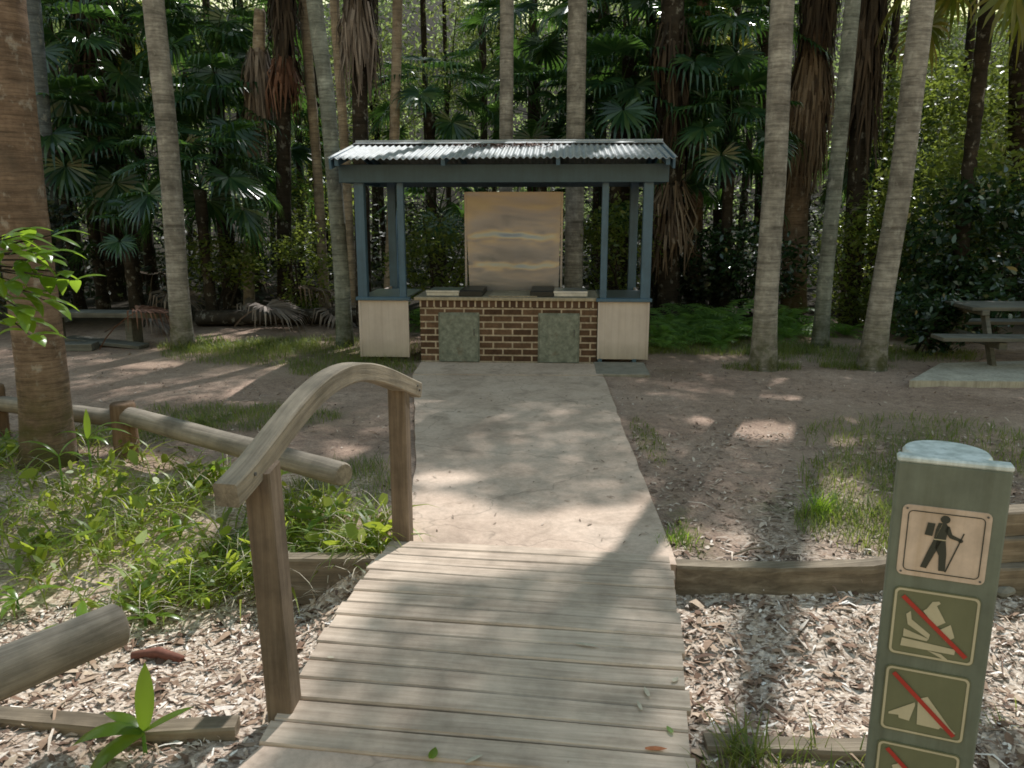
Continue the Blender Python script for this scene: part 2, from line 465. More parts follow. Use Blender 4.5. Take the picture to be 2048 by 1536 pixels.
    M['cream'] = mat_paint('picto_cream', (0.5, 0.44, 0.31), 0.45, 0.25, (0.8, 0.78, 0.7))
    M['picto_dark'] = mat_paint('picto_dark', (0.04, 0.042, 0.032), 0.5, 0.3)
    M['red'] = mat_paint('picto_red', (0.4, 0.035, 0.022), 0.45, 0.25, (0.8, 0.75, 0.72))
    M['bolt'] = mat_paint('bolt_steel', (0.1, 0.095, 0.09), 0.5, 0.3)


make_materials()


# ------------------------------------------------------------------ mesh helpers
class MB:
    """collects shapes for ONE mesh object"""

    def __init__(s):
        s.v = []
        s.f = []

    def add(s, V, Fs):
        o = len(s.v)
        s.v.extend([tuple(map(float, p)) for p in V])
        s.f.extend([tuple(i + o for i in q) for q in Fs])
        return s

    def box(s, c, size, rz=0.0, bev=0.0, axes=None):
        """a box with chamfered edges; axes = three unit vectors for a tilted box"""
        hx, hy, hz = [k / 2 for k in size]
        if axes is None:
            cr, sr = math.cos(rz), math.sin(rz)
            axes = (np.array([cr, sr, 0]), np.array([-sr, cr, 0]), np.array([0, 0, 1]))
        ax, ay, az = [np.asarray(a, float) for a in axes]
        c = np.asarray(c, float)
        b = min(bev, hx * .9, hy * .9, hz * .9)
        if b <= 0:
            P = [c + ax * hx * i + ay * hy * j + az * hz * k for k in (-1, 1) for i, j in ((-1, -1), (1, -1), (1, 1), (-1, 1))]
            return s.add(P, [(3, 2, 1, 0), (4, 5, 6, 7), (0, 1, 5, 4), (1, 2, 6, 5), (2, 3, 7, 6), (3, 0, 4, 7)])
        P = []
        idx = {}
        for i in (-1, 1):
            for j in (-1, 1):
                for k in (-1, 1):
                    for a in range(3):
                        h = [hx - b, hy - b, hz - b]
                        h[a] += b
                        idx[(i, j, k, a)] = len(P)
                        P.append(c + ax * h[0] * i + ay * h[1] * j + az * h[2] * k)
        Fs = []
        for a in range(3):
            o1, o2 = [(1, 2), (2, 0), (0, 1)][a]
            for sg in (-1, 1):
                q = []
                for e1, e2 in ((-1, -1), (1, -1), (1, 1), (-1, 1)):
                    key = [0, 0, 0]
                    key[a], key[o1], key[o2] = sg, e1, e2
                    q.append(idx[(*key, a)])
                Fs.append(tuple(q if sg > 0 else q[::-1]))
        for a in range(3):
            o1, o2 = [(1, 2), (2, 0), (0, 1)][a]
            for e1 in (-1, 1):
                for e2 in (-1, 1):
                    k0, k1 = [0, 0, 0], [0, 0, 0]
                    k0[a], k1[a] = -1, 1
                    k0[o1] = k1[o1] = e1
                    k0[o2] = k1[o2] = e2
                    q = (idx[(*k0, o1)], idx[(*k1, o1)], idx[(*k1, o2)], idx[(*k0, o2)])
                    Fs.append(q if e1 * e2 > 0 else q[::-1])
        for i in (-1, 1):
            for j in (-1, 1):
                for k in (-1, 1):
                    q = tuple(idx[(i, j, k, a)] for a in range(3))
                    Fs.append(q if i * j * k > 0 else q[::-1])
        return s.add(P, Fs)

    def tube(s, pts, rad, n=12, caps=True, wob=0.0, seed=0):
        pts = [np.asarray(p, float) for p in pts]
        rr = rad if hasattr(rad, '__len__') else [rad] * len(pts)
        rnd = random.Random(seed)
        V, Fs = [], []
        ref = None
        for i, p in enumerate(pts):
            t = pts[min(i + 1, len(pts) - 1)] - pts[max(i - 1, 0)]
            t = t / (np.linalg.norm(t) + 1e-9)
            if ref is None:
                ref = np.array([0, 0, 1.]) if abs(t[2]) < .8 else np.array([1., 0, 0])
            a = np.cross(t, ref)
            a /= np.linalg.norm(a) + 1e-9
            b = np.cross(a, t)
            ref = b if abs(np.dot(b, t)) < .9 else ref
            for k in range(n):
                th = 2 * math.pi * k / n
                q = rr[i] * (1 + wob * (rnd.random() - .5))
                V.append(p + a * math.cos(th) * q + b * math.sin(th) * q)
        for i in range(len(pts) - 1):
            for k in range(n):
                k2 = (k + 1) % n
                Fs.append((i * n + k, i * n + k2, (i + 1) * n + k2, (i + 1) * n + k))
        if caps:
            Fs.append(tuple(range(n))[::-1])
            Fs.append(tuple((len(pts) - 1) * n + k for k in range(n)))
        return s.add(V, Fs)

    def disc(s, c, r, ax=(1, 0, 0), ay=(0, 1, 0), n=24, ry=None):
        c, ax, ay = np.asarray(c, float), np.asarray(ax, float), np.asarray(ay, float)
        ry = r if ry is None else ry
        return s.add([c + ax * r * math.cos(2 * math.pi * k / n) + ay * ry * math.sin(2 * math.pi * k / n) for k in range(n)], [tuple(range(n))])

    def build(s, name, m, parent=None, smooth=False, world=True):
        return mk(name, s.v, s.f, m, parent, smooth, world)


def finish(name, me, m, parent, smooth):
    if m is not None:
        me.materials.append(m)
    if smooth:
        me.polygons.foreach_set('use_smooth', [True] * len(me.polygons))
    me.update()
    o = bpy.data.objects.new(name, me)
    COL.objects.link(o)
    if parent is not None:
        o.parent = parent
    return o


def top_loc(o):
    p = np.zeros(3)
    while o is not None:
        p = p + np.array(o.location)
        o = o.parent
    return p


def mk(name, V, Fs, m, parent=None, smooth=False, world=True):
    V = np.asarray(V, float).reshape(-1, 3)
    if world and parent is not None:
        V = V - top_loc(parent)
    me = bpy.data.meshes.new(name)
    me.from_pydata(V.tolist(), [], [tuple(q) for q in Fs])
    return finish(name, me, m, parent, smooth)


def mk_fast(name, V, Q, m, parent=None, world=True, smooth=False):
    """V (n,3) and Q (k,3|4) arrays"""
    V = np.asarray(V, np.float32).reshape(-1, 3)
    Q = np.asarray(Q, np.int32)
    if world and parent is not None:
        V = V - top_loc(parent).astype(np.float32)
    me = bpy.data.meshes.new(name)
    me.vertices.add(len(V))
    me.vertices.foreach_set('co', V.ravel())
    k = Q.shape[1]
    me.loops.add(Q.size)
    me.loops.foreach_set('vertex_index', Q.ravel())
    me.polygons.add(len(Q))
    me.polygons.foreach_set('loop_start', np.arange(0, Q.size, k, dtype=np.int32))
    me.polygons.foreach_set('loop_total', np.full(len(Q), k, np.int32))
    me.update(calc_edges=True)
    return finish(name, me, m, parent, smooth)


def tag(o, label=None, cat=None, group=None, kind=None):
    if label:
        o['label'] = label
    if cat:
        o['category'] = cat
    if group:
        o['group'] = group
    if kind:
        o['kind'] = kind
    return o


def thing(name, label, cat, loc=(0, 0, 0), rz=0.0, group=None):
    o = bpy.data.objects.new(name, None)
    o.empty_display_size = 0.2
    COL.objects.link(o)
    o.location = [float(k) for k in loc]
    o.rotation_euler = (0, 0, rz)
    return tag(o, label, cat, group)


def copy_tree(o, parent=None):
    c = o.copy()
    COL.objects.link(c)
    if parent is not None:
        c.parent = parent
    for ch in list(o.children):
        copy_tree(ch, c)
    return c


def unit(a):
    return a / (np.linalg.norm(a, axis=-1, keepdims=True) + 1e-9)


def leaves(C, size, aspect=0.4, up=0.6, droop=0.3):
    """one folded rhombus leaf per centre: returns V, Q (two triangles-ish quads share a midrib)"""
    C = np.asarray(C, float)
    n = len(C)
    L = size * rng.uniform(0.6, 1.3, n)[:, None] if np.isscalar(size) else np.asarray(size)[:, None]
    d = rng.normal(size=(n, 3))
    d[:, 2] = d[:, 2] * 0.5 - droop
    d = unit(d)
    nn = rng.normal(size=(n, 3)) * (1 - up)
    nn[:, 2] += up
    sdir = unit(np.cross(d, nn))
    nrm = unit(np.cross(sdir, d))
    W = L * aspect * 0.5
    V = np.empty((n, 4, 3))
    V[:, 0] = C - d * L * .5
    V[:, 1] = C + sdir * W - nrm * W * .25 - d * L * .05
    V[:, 2] = C + d * L * .5 - nrm * L * .12
    V[:, 3] = C - sdir * W - nrm * W * .25 - d * L * .05
    Q = np.arange(n * 4).reshape(n, 4)
    return V.reshape(-1, 3), Q


def broad_leaves(C, size, aspect=0.45):
    """pointed oval leaves, each two halves folded along the midrib"""
    V4, _ = leaves(C, size, aspect, .6, .2)
    V4 = V4.reshape(-1, 4, 3)
    b, l, t, r = V4[:, 0], V4[:, 1], V4[:, 2], V4[:, 3]
    m = (b + t) / 2
    V = np.stack([b, l + (b - m) * .38, l + (t - m) * .36 - (l - m) * .12, t, r + (t - m) * .36 - (r - m) * .12, r + (b - m) * .38], 1)
    k = (np.arange(len(V)) * 6)[:, None]
    Q = np.stack([k + np.array([0, 1, 2, 3]), k + np.array([0, 3, 4, 5])], 1).reshape(-1, 4)
    return V.reshape(-1, 3), Q


def blades(B, length, width, lean=0.5, az=None, segs=3, curl=0.9):
    """arching strap leaves that grow from the base points B"""
    B = np.asarray(B, float)
    n = len(B)
    L = np.asarray(length, float) * np.ones(n)
    Wd = np.asarray(width, float) * np.ones(n)
    az = rng.uniform(0, 2 * np.pi, n) if az is None else az
    lean = np.asarray(lean, float) * rng.uniform(.4, 1.4, n)
    side = np.stack([-np.sin(az), np.cos(az), np.zeros(n)], 1)
    V = np.empty((n, segs + 1, 2, 3))
    p = B.copy()
    ang = lean.copy()
    for i in range(segs + 1):
        t = i / segs
        wd = Wd * (0.35 + 1.2 * t if t < .4 else (1 - t) * 1.35) + Wd * 0.03
        V[:, i, 0] = p - side * wd[:, None] * .5
        V[:, i, 1] = p + side * wd[:, None] * .5
        dr = np.stack([np.cos(az) * np.sin(ang), np.sin(az) * np.sin(ang), np.cos(ang)], 1)
        p = p + dr * (L / segs)[:, None]
        ang = ang + curl * rng.uniform(.5, 1.5, n) / segs
    base = (np.arange(n) * (segs + 1) * 2)[:, None]
    q = []
    for i in range(segs):
        q.append(base + np.array([i * 2, i * 2 + 1, i * 2 + 3, i * 2 + 2]))
    return V.reshape(-1, 3), np.stack(q, 1).reshape(-1, 4)


def chips(P, length, width, tilt=0.35):
    """curled flakes of bark and leaf lying at P"""
    P = np.asarray(P, float)
    n = len(P)
    L = length * rng.lognormal(0, .4, n)
    W = width * rng.lognormal(0, .35, n)
    az = rng.uniform(0, 2 * np.pi, n)
    d = np.stack([np.cos(az), np.sin(az), rng.normal(0, tilt, n)], 1)
    d = unit(d)
    s_ = unit(np.stack([-np.sin(az), np.cos(az), rng.normal(0, tilt, n)], 1))
    nz = unit(np.cross(d, s_))
    cu = (L * rng.uniform(-.12, .25, n))[:, None]
    V = np.empty((n, 6, 3))
    L, W = L[:, None], W[:, None]
    V[:, 0] = P - d * L * .5 - s_ * W * .3
    V[:, 1] = P - d * L * .5 + s_ * W * .3
    V[:, 2] = P - s_ * W * .5 + nz * cu
    V[:, 3] = P + s_ * W * .5 + nz * cu
    V[:, 4] = P + d * L * .5 - s_ * W * .15
    V[:, 5] = P + d * L * .5 + s_ * W * .15
    b = (np.arange(n) * 6)[:, None]
    Q = np.stack([b + np.array([0, 2, 3, 1]), b + np.array([2, 4, 5, 3])], 1).reshape(-1, 4)
    return V.reshape(-1, 3), Q


def in_poly(x, y, poly):
    inside = np.zeros(len(x), bool)
    n = len(poly)
    j = n - 1
    for i in range(n):
        xi, yi = poly[i]
        xj, yj = poly[j]
        c = ((yi > y) != (yj > y)) & (x < (xj - xi) * (y - yi) / (yj - yi + 1e-12) + xi)
        inside ^= c
        j = i
    return inside


def sstep(a, b, x):
    t = np.clip((x - a) / (b - a), 0, 1)
    return t * t * (3 - 2 * t)


def vnoise(x, y, s=1.0, seed=0.0):
    """cheap smooth pseudo noise, about -1..1"""
    return (np.sin(x * 1.7 * s + seed) * np.cos(y * 2.1 * s - seed * 1.3) + .6 * np.sin((x * 3.9 - y * 2.7) * s + 1.3 + seed) + .4 * np.sin((x * 7.3 + y * 8.1) * s + 2.1 * seed)) / 2.0


# ------------------------------------------------------------------ the lie of the land
def far_edge(x):
    """where the far side of the gully begins (the kerb line)"""
    return np.interp(x, [-9, .86, 1.4, 1.9, 2.5, 3.4, 9], [4.0, 3.99, 3.955, 3.99, 4.17, 4.5, 6.0])


def ground_h(x, y):
    x = np.asarray(x, float)
    y = np.asarray(y, float)
    near = sstep(2.62, 2.85, y + .03 * vnoise(x, y, 2.))
    right_far = sstep(far_edge(x) - .05, far_edge(x) + .04, y)
    b0 = 4.12 + .28 * np.clip(x + 1.2, -3, 0)
    b1 = 4.62 + .66 * np.clip(-1.0 - x, 0, 2.2)
    bank = sstep(b0 - .25, b1, y)
    k = sstep(-1.15, -.75, x)
    far = bank * (1 - k) + right_far * k
    depth = .27 * near * (1 - far) * (1 - .5 * k * sstep(3.2, 3.9, y))
    depth = depth * sstep(-9, -6, x) * (1 - sstep(6, 9, x))
    h = -depth + .012 * vnoise(x, y, 1.3) + .006 * vnoise(x, y, 5.)
    rough = .05 * sstep(11.5, 14, y) * vnoise(x, y, .8, 2.)
    return h - .012 + rough + 19 * sstep(44, 70, y) * (1 + .2 * vnoise(x, y, .05))  # rise at the back is added to block the low sky


def gh1(x, y):
    return float(ground_h(np.array([x]), np.array([y]))[0])


# path outline (concrete): tapers away from the bridge, then runs to the barbecue
PATH_FAR = [(-.60, 4.05), (.87, 3.95), (.90, 4.75), (.95, 6.6), (1.02, 8.4), (1.05, 9.62), (-1.12, 9.74), (-1.13, 9.0), (-.95, 7.6), (-.72, 5.8)]
PATH_APRON = [(1.035, 8.93), (1.05, 9.62), (-1.12, 9.74), (-1.13, 8.97)]
PATH_WALK = [(-.60, 4.05), (.87, 3.95), (.90, 4.75), (.95, 6.6), (1.02, 8.4), (1.03, 8.91), (-1.13, 8.95), (-.95, 7.6), (-.72, 5.8)]
PATH_NEAR = [(-1.25, 1.6), (-.98, 2.25), (-.87, 2.52), (.62, 2.31), (.66, 1.0), (.7, -3), (-3.2, -3), (-1.9, 1.0)]


def build_ground():
    def axis(lo, hi, flo, fhi, fine):
        a = list(np.arange(flo, fhi + 1e-6, fine))
        st = fine
        x = fhi
        while x < hi:
            st = min(st * 1.25, 25)
            x += st
            a.append(min(x, hi))
        st = fine
        x = flo
        b = []
        while x > lo:
            st = min(st * 1.25, 25)
            x -= st
            b.append(max(x, lo))
        return np.array(b[::-1] + a)

    xs = axis(-400, 400, -5.0, 5.0, .05)
    ys = axis(-60, 600, 1.2, 7.2, .05)
    X, Y = np.meshgrid(xs, ys)
    H = ground_h(X.ravel(), Y.ravel())
    V = np.stack([X.ravel(), Y.ravel(), H], 1)
    nx, ny = len(xs), len(ys)
    i = np.arange(nx - 1)[None, :] + nx * np.arange(ny - 1)[:, None]
    Q = np.stack([i, i + 1, i + 1 + nx, i + nx], -1).reshape(-1, 4)
    o = mk_fast('ground', V, Q, M['earth'], smooth=True)
    tag(o, kind='structure')
    x, y = X.ravel(), Y.ravel()
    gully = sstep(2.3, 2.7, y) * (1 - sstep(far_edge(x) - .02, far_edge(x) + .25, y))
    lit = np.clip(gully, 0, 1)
    lit = np.maximum(lit, (1 - sstep(2.2, 2.5, y)) * .8)  # unseen pale ground behind the camera, added to bounce light forward
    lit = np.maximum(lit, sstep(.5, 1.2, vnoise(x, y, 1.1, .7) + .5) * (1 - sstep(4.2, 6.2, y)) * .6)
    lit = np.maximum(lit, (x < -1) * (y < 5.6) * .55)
    green = np.zeros_like(x)
    for cx, cy, rx, ry, a in GRASS:
        green = np.maximum(green, a * np.exp(-(((x - cx) / rx) ** 2 + ((y - cy) / ry) ** 2)))
    dark = sstep(11.8, 14, y + .5 * vnoise(x, y, .6))  # forest shade put into the ground colour
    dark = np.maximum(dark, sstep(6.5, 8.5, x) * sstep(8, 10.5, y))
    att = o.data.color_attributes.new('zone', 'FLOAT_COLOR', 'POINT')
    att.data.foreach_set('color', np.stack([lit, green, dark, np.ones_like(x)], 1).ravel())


# grass patches: centre x, y, radius x, y, weight
GRASS = [(-2.6, 10.6, 2.0, 1.0, .9), (-3.6, 10.9, 1.2, .5, 1.), (-1.9, 9.4, .8, .5, .8), (-2.6, 7.1, 1.0, .45, .9), (-3.2, 6.6, .6, .4, .8), (-1.15, 5.2, .35, .6, .7),
         (2.6, 5.2, .5, .6, .95), (2.2, 4.55, .5, .4, .9), (1.75, 4.9, .25, .3, .9), (3.5, 6.3, .9, .9, .9), (1.05, 4.45, .12, .5, .9), (1.12, 6.4, .12, .6, .6),
         (2.6, 10.9, 1.6, .5, .9), (4.2, 10.4, 1.2, .6, .8), (3.0, 9.6, .5, .2, .9), (4.25, 9.6, .5, .2, .8), (5.0, 10.6, .6, .4, .6), (1.85, 9.4, .3, .3, .4), (.95, 2.35, .35, .15, .6), (2.6, 2.9, .4, .3, .6)]
build_ground()


def slab(name, poly, z, mat, thick=.08, sub=None):
    V = [(x, y, z) for x, y in poly] + [(x, y, z - thick) for x, y in poly]
    n = len(poly)
    Fs = [tuple(range(n))] + [(i, i + n, (i + 1) % n + n, (i + 1) % n) for i in range(n)]
    # keep the top facing up
    a = sum(poly[i][0] * poly[(i + 1) % n][1] - poly[(i + 1) % n][0] * poly[i][1] for i in range(n))
    if a < 0:
        Fs = [q[::-1] for q in Fs]
    return mk(name, V, Fs, mat)


def rough_poly(poly, amp=.009, step=.2):
    r = random.Random(3)
    outp = []
    for i in range(len(poly)):
        a, b = poly[i], poly[(i + 1) % len(poly)]
        n = max(1, int(math.hypot(b[0] - a[0], b[1] - a[1]) / step))
        for k in range(n):
            t = k / n
            outp.append((a[0] + (b[0] - a[0]) * t + (r.uniform(-amp, amp) if k else 0), a[1] + (b[1] - a[1]) * t + (r.uniform(-amp, amp) if k else 0)))
    return outp


tag(slab('path', rough_poly(PATH_WALK), .02, M['path'], .3), kind='structure')
tag(slab('path', rough_poly(PATH_APRON, .004), .023, M['path'], .3), kind='structure')
tag(slab('path', rough_poly(PATH_NEAR), .012, M['path'], .3), kind='structure')

# ------------------------------------------------------------------ the footbridge
BA = R(8.0)
BD = np.array([math.sin(BA), math.cos(BA), 0])
BR = np.array([math.cos(BA), -math.sin(BA), 0])
BN = np.array([-.887, 2.53, 0])
BW = 1.505
UP = np.array([0, 0, 1.])


def deck_h(s):
    return .03 + .1613 * s - .0927 * s * s + .0051 * s ** 3


def build_bridge():
    root = thing('footbridge', 'small arched timber footbridge with one curved handrail over the leafy gully', 'footbridge', BN + BD * .85 + BR * .75, 0)
    root.rotation_euler = (0, 0, -BA)
    o3 = np.array(root.location)

    def loc(P):       # world -> local of the rotated root
        P = np.asarray(P, float) - o3
        return np.stack([P @ BR, P @ BD, P[..., 2]], -1)

    rnd = random.Random(5)
    pitch = .1134
    for k in range(15):
        s0, s1 = -.036 + k * pitch, -.036 + (k + 1) * pitch - .007
        a, b = rnd.uniform(-.012, .012), rnd.uniform(-.012, .012)
        h0, h1 = deck_h(s0), deck_h(s1)
        t = (BD * (s1 - s0) + UP * (h1 - h0))
        t /= np.linalg.norm(t)
        nrm = np.cross(BR, t)
        mid = BN + BD * (s0 + s1) / 2 + UP * ((h0 + h1) / 2 + rnd.uniform(-.002, .002)) + BR * (BW / 2 + (a + b) / 2)
        mb = MB()
        # a slightly bowed plank: five sections along its length
        n = 6
        L = BW + b - a
        wd = math.hypot(s1 - s0, h1 - h0)
        V, Fs = [], []
        prof = [(-.5, -.5), (.5, -.5), (.5, .28), (.44, .5), (-.44, .5), (-.5, .28)]
        for i in range(n + 1):
            u = i / n - .5
            jw = rnd.uniform(-.0016, .0016)
            for py, pz in prof:
                V.append(mid + BR * (u * L) + t * (py * (wd + jw)) + nrm * (pz * .032 - .016 + .003 * math.sin(u * 5 + k)))
        m_ = len(prof)
        for i in range(n):
            for q in range(m_):
                Fs.append((i * m_ + q, i * m_ + (q + 1) % m_, (i + 1) * m_ + (q + 1) % m_, (i + 1) * m_ + q))
        Fs.append(tuple(range(m_))[::-1])
        Fs.append(tuple(n * m_ + q for q in range(m_)))
        mb.add(V, Fs)
        mk('plank', loc(np.array(mb.v)), mb.f, M['deck'], root, world=False)
    # bearers under the planks
    for off in (.06, BW / 2, BW - .06):
        mb = MB()
        V, Fs = [], []
        for i in range(13):
            s = -.02 + i * 1.66 / 12
            for dx, dz in ((-.04, -.035), (.04, -.035), (.04, -.2), (-.04, -.2)):
                V.append(BN + BD * s + BR * (off + dx) + UP * (deck_h(s) + dz))
        for i in range(12):
            for q in range(4):
                Fs.append((i * 4 + q, i * 4 + (q + 1) % 4, (i + 1) * 4 + (q + 1) % 4, (i + 1) * 4 + q))
        Fs += [(0, 1, 2, 3), (51, 50, 49, 48)]
        mk('bearer', loc(np.array(V)), Fs, M['sleeper'], root, world=False)
    # handrail: laminated curve, sections along s
    A = np.array([-.930, 2.47, 0])
    B = np.array([-.545, 4.42, 0])
    L = np.linalg.norm(B - A)
    d = (B - A) / L
    r_ = np.array([d[1], -d[0], 0])
    ks = [0.0, .197, .369, .563, .759, .927, 1.103, 1.367, 1.663, 2.0]
    hs = [.985, 1.036, 1.093, 1.148, 1.184, 1.196, 1.182, 1.118, 1.023, .9]

    def rail_h(s):
        return float(np.interp(s, ks, hs))
    n = 40
    ss = np.linspace(0, L, n)
    raw = np.array([rail_h(s) for s in np.linspace(-.2, L + .2, 80)])
    co = np.polyfit(np.array(ks), np.array(hs), 5)
    top = np.polyval(co, ss)
    V, Fs = [], []
    b = .006
    hw, dp = .0425, .085
    prof = [(-hw, -b), (-hw + b, 0), (hw - b, 0), (hw, -b), (hw, -dp + b), (hw - b, -dp), (-hw + b, -dp), (-hw, -dp + b)]
    for i, s in enumerate(ss):
        sl = np.polyval(np.polyder(co), s)
        t = d + UP * sl
        t /= np.linalg.norm(t)
        nn = np.cross(r_, t)
        P = A + d * s + UP * top[i]
        for u, q in prof:
            V.append(P + r_ * u + nn * q)
    m_ = 8
    for i in range(n - 1):
        for q in range(m_):
            Fs.append((i * m_ + q, (i + 1) * m_ + q, (i + 1) * m_ + (q + 1) % m_, i * m_ + (q + 1) % m_))
    Fs += [tuple(range(m_)), tuple((n - 1) * m_ + q for q in range(m_))[::-1]]
    rail = mk('handrail', loc(np.array(V)), Fs, M['rail'], root, world=False)
    ga = rail.data.attributes.new('grain', 'FLOAT_VECTOR', 'POINT')
    ga.data.foreach_set('vector', np.array([(u, s, q) for s in ss for u, q in prof], np.float32).ravel())
    # lamination joint: a thin dark line proud of the side
    for s in (1.9, 1.93, .12):
        P = A + d * s + UP * (np.polyval(co, s) - .03 - (.02 if s == 1.93 else 0)) + r_ * (hw + .002)
        mb = MB().tube([P - r_ * .006, P + r_ * .003], .007, 8)
        mk('bolt', loc(np.array(mb.v)), mb.f, M['bolt'], rail, world=False)
    for P, base, topz, sz in ((np.array([-.848, 2.68, 0]), -.3, np.polyval(co, .2) - .062, .098), (np.array([-.606, 4.19, 0]), -.2, np.polyval(co, 1.74) - .075, .095)):
        mb = MB()
        # post with a slanted head that follows the rail
        h = sz / 2
        g = [-1, 1]
        e = .006
        sl = .2 if P[1] < 3 else -.34
        lean = -.028 if P[1] < 3 else 0.0
        ring = []
        oct_ = [(-h, -h + e), (-h + e, -h), (h - e, -h), (h, -h + e), (h, h - e), (h - e, h), (-h + e, h), (-h, h - e)]
        V = []
        zs = [base, .1, .4, .7, None]
        for z in zs:
            for u, q in oct_:
                zz = topz + sl * q if z is None else z
                V.append(P + BR * (u + lean * zz) + BD * q + UP * zz)
        Fs = []
        for i in range(len(zs) - 1):
            for q in range(8):
                Fs.append((i * 8 + q, i * 8 + (q + 1) % 8, (i + 1) * 8 + (q + 1) % 8, (i + 1) * 8 + q))
        Fs += [tuple(range(8))[::-1], tuple((len(zs) - 1) * 8 + q for q in range(8))]
        mk('post', loc(np.array(V)), Fs, M['post'], root, world=False)


build_bridge()


# ------------------------------------------------------------------ log rails and timber edging
def log_mesh(A, B, r, n=18, segs=14, seed=1, flat=0.0):
    """a round log with worn wobble; local x runs along it"""
    rnd = random.Random(seed)
    A, B = np.asarray(A, float), np.asarray(B, float)
    L = np.linalg.norm(B - A)
    V, Fs = [], []
    ph = [rnd.uniform(0, 6) for _ in range(4)]
    prof = [1 + .04 * math.sin(2 * th + ph[0]) + .025 * math.sin(3 * th + ph[1]) - (.07 if abs(th - 4.1) < .25 else 0) for th in [2 * math.pi * k / n for k in range(n)]]
    rings = [(0, .86), (.012, .98)] + [(L * i / segs, 1 + .02 * math.sin(i * 1.3 + ph[2])) for i in range(1, segs)] + [(L - .012, .98), (L, .86)]
    for x, q in rings:
        for k in range(n):
            th = 2 * math.pi * k / n
            rr = r * q * prof[k]
            V.append((x, rr * math.cos(th), rr * math.sin(th)))
    for i in range(len(rings) - 1):
        for k in range(n):
            k2 = (k + 1) % n
            Fs.append((i * n + k, i * n + k2, (i + 1) * n + k2, (i + 1) * n + k))
    Fs += [tuple(range(n))[::-1], tuple((len(rings) - 1) * n + k for k in range(n))]
    return V, Fs


def log_part(name, root, A, B, r, seed, mat='log'):
    V, Fs = log_mesh(A, B, r, seed=seed)
    o = mk(name, V, Fs, M[mat], root, world=False, smooth=False)
    A, B = np.asarray(A, float), np.asarray(B, float)
    d = Vector(B - A).normalized()
    o.rotation_euler = d.to_track_quat('X', 'Z').to_euler()
    o.location = Vector(A) - Vector(top_loc(root)) if root is not None else Vector(A)
    if root is not None:
        o.location = Vector(A - np.array(root.location))
    o.data.polygons.foreach_set('use_smooth', [len(p.vertices) == 4 for p in o.data.polygons])
    return o


def build_fence():
    p1 = at(255, 913, -.02)
    root = thing('log_fence', 'low round log rail fence on short posts along the planted bank', 'fence', (p1[0], p1[1], 0))
    e = at(688, 950, .30)
    s = at(262, 838, .30)
    s = np.array([p1[0] + .02, p1[1] - .0, .31])
    log_part('rail', root, s, e, .076, 3)
    p0 = np.array([-4.35, 6.55, 0])
    log_part('rail', root, np.array([p0[0] + .05, p0[1], .27]), np.array([p1[0] - .03, p1[1] + .03, .27]), .07, 4)
    for P, h, r, sd in ((p1, .41, .088, 5), (p0, .43, .095, 6)):
        log_part('post', root, np.array([P[0], P[1], -.25]), np.array([P[0], P[1], h]), r, sd, 'post_log')
    q = np.array([-1.12, 2.87, .365])
    root = thing('log_rail', 'thick weathered grey log rail ending in mid air beside the gully', 'fence', (-2.3, 2.05, 0))
    end = at(238, 1248, .37)
    other = at(-10, 1352, .37)
    dd = (other - end) / np.linalg.norm(other - end)
    far = end + dd * 1.5
    log_part('log', root, far, end, .088, 9)
    pp = end + dd * 1.2
    root.location = (pp[0], pp[1], 0)
    for ch in root.children:
        ch.location = Vector(far - np.array(root.location))
    log_part('post', root, np.array([pp[0], pp[1], -.3]), np.array([pp[0], pp[1], .33]), .08, 10, 'post_log')


M['post_log'] = mat_wood('log_post_wood', [(0.1, 0.062, 0.04), (0.18, 0.115, 0.075), (0.26, 0.18, 0.125)], 'X', 2.2, island=0.0, bump=0.5)
build_fence()


def beam(name, label, pts, w_, h_, ztop, cat='edging', mat='sleeper', group=None, seed=0, rot=0.0):
    """a sawn sleeper that follows a polyline; its mesh runs along local x"""
    rnd = random.Random(seed)
    P = [np.array([p[0], p[1], 0.]) for p in pts]
    A, B = P[0], P[-1]
    d0 = (B - A) / np.linalg.norm(B - A)
    n0 = np.array([-d0[1], d0[0], 0])
    V, Fs = [], []
    oct_ = [(-.5, -.5), (.5, -.5), (.5, .44), (.44, .5), (-.44, .5), (-.5, .44)]
    dens = []
    for i in range(len(P) - 1):
        m_ = max(2, int(np.linalg.norm(P[i + 1] - P[i]) / .15))
        dens += [P[i] + (P[i + 1] - P[i]) * k / m_ for k in range(m_)]
    dens.append(P[-1])
    for p in dens:
        x = np.dot(p - A, d0)
        y = np.dot(p - A, n0)
        j = [rnd.uniform(-.004, .004) for _ in range(2)]
        for u, q in oct_:
            V.append((x, y + u * (w_ + j[0]), ztop - h_ / 2 + q * (h_ + j[1])))
    m_ = len(oct_)
    for i in range(len(dens) - 1):
        for q in range(m_):
            Fs.append((i * m_ + q, i * m_ + (q + 1) % m_, (i + 1) * m_ + (q + 1) % m_, (i + 1) * m_ + q))
    Fs += [tuple(range(m_))[::-1], tuple((len(dens) - 1) * m_ + q for q in range(m_))]
    V = [(a, -b, c) for a, b, c in V] if False else V
    o = mk(name, V, Fs, M[mat], None, world=False)
    o.location = (A[0], A[1], 0)
    o.rotation_euler = (rot, 0, math.atan2(d0[1], d0[0]))
    return tag(o, label, cat, group)


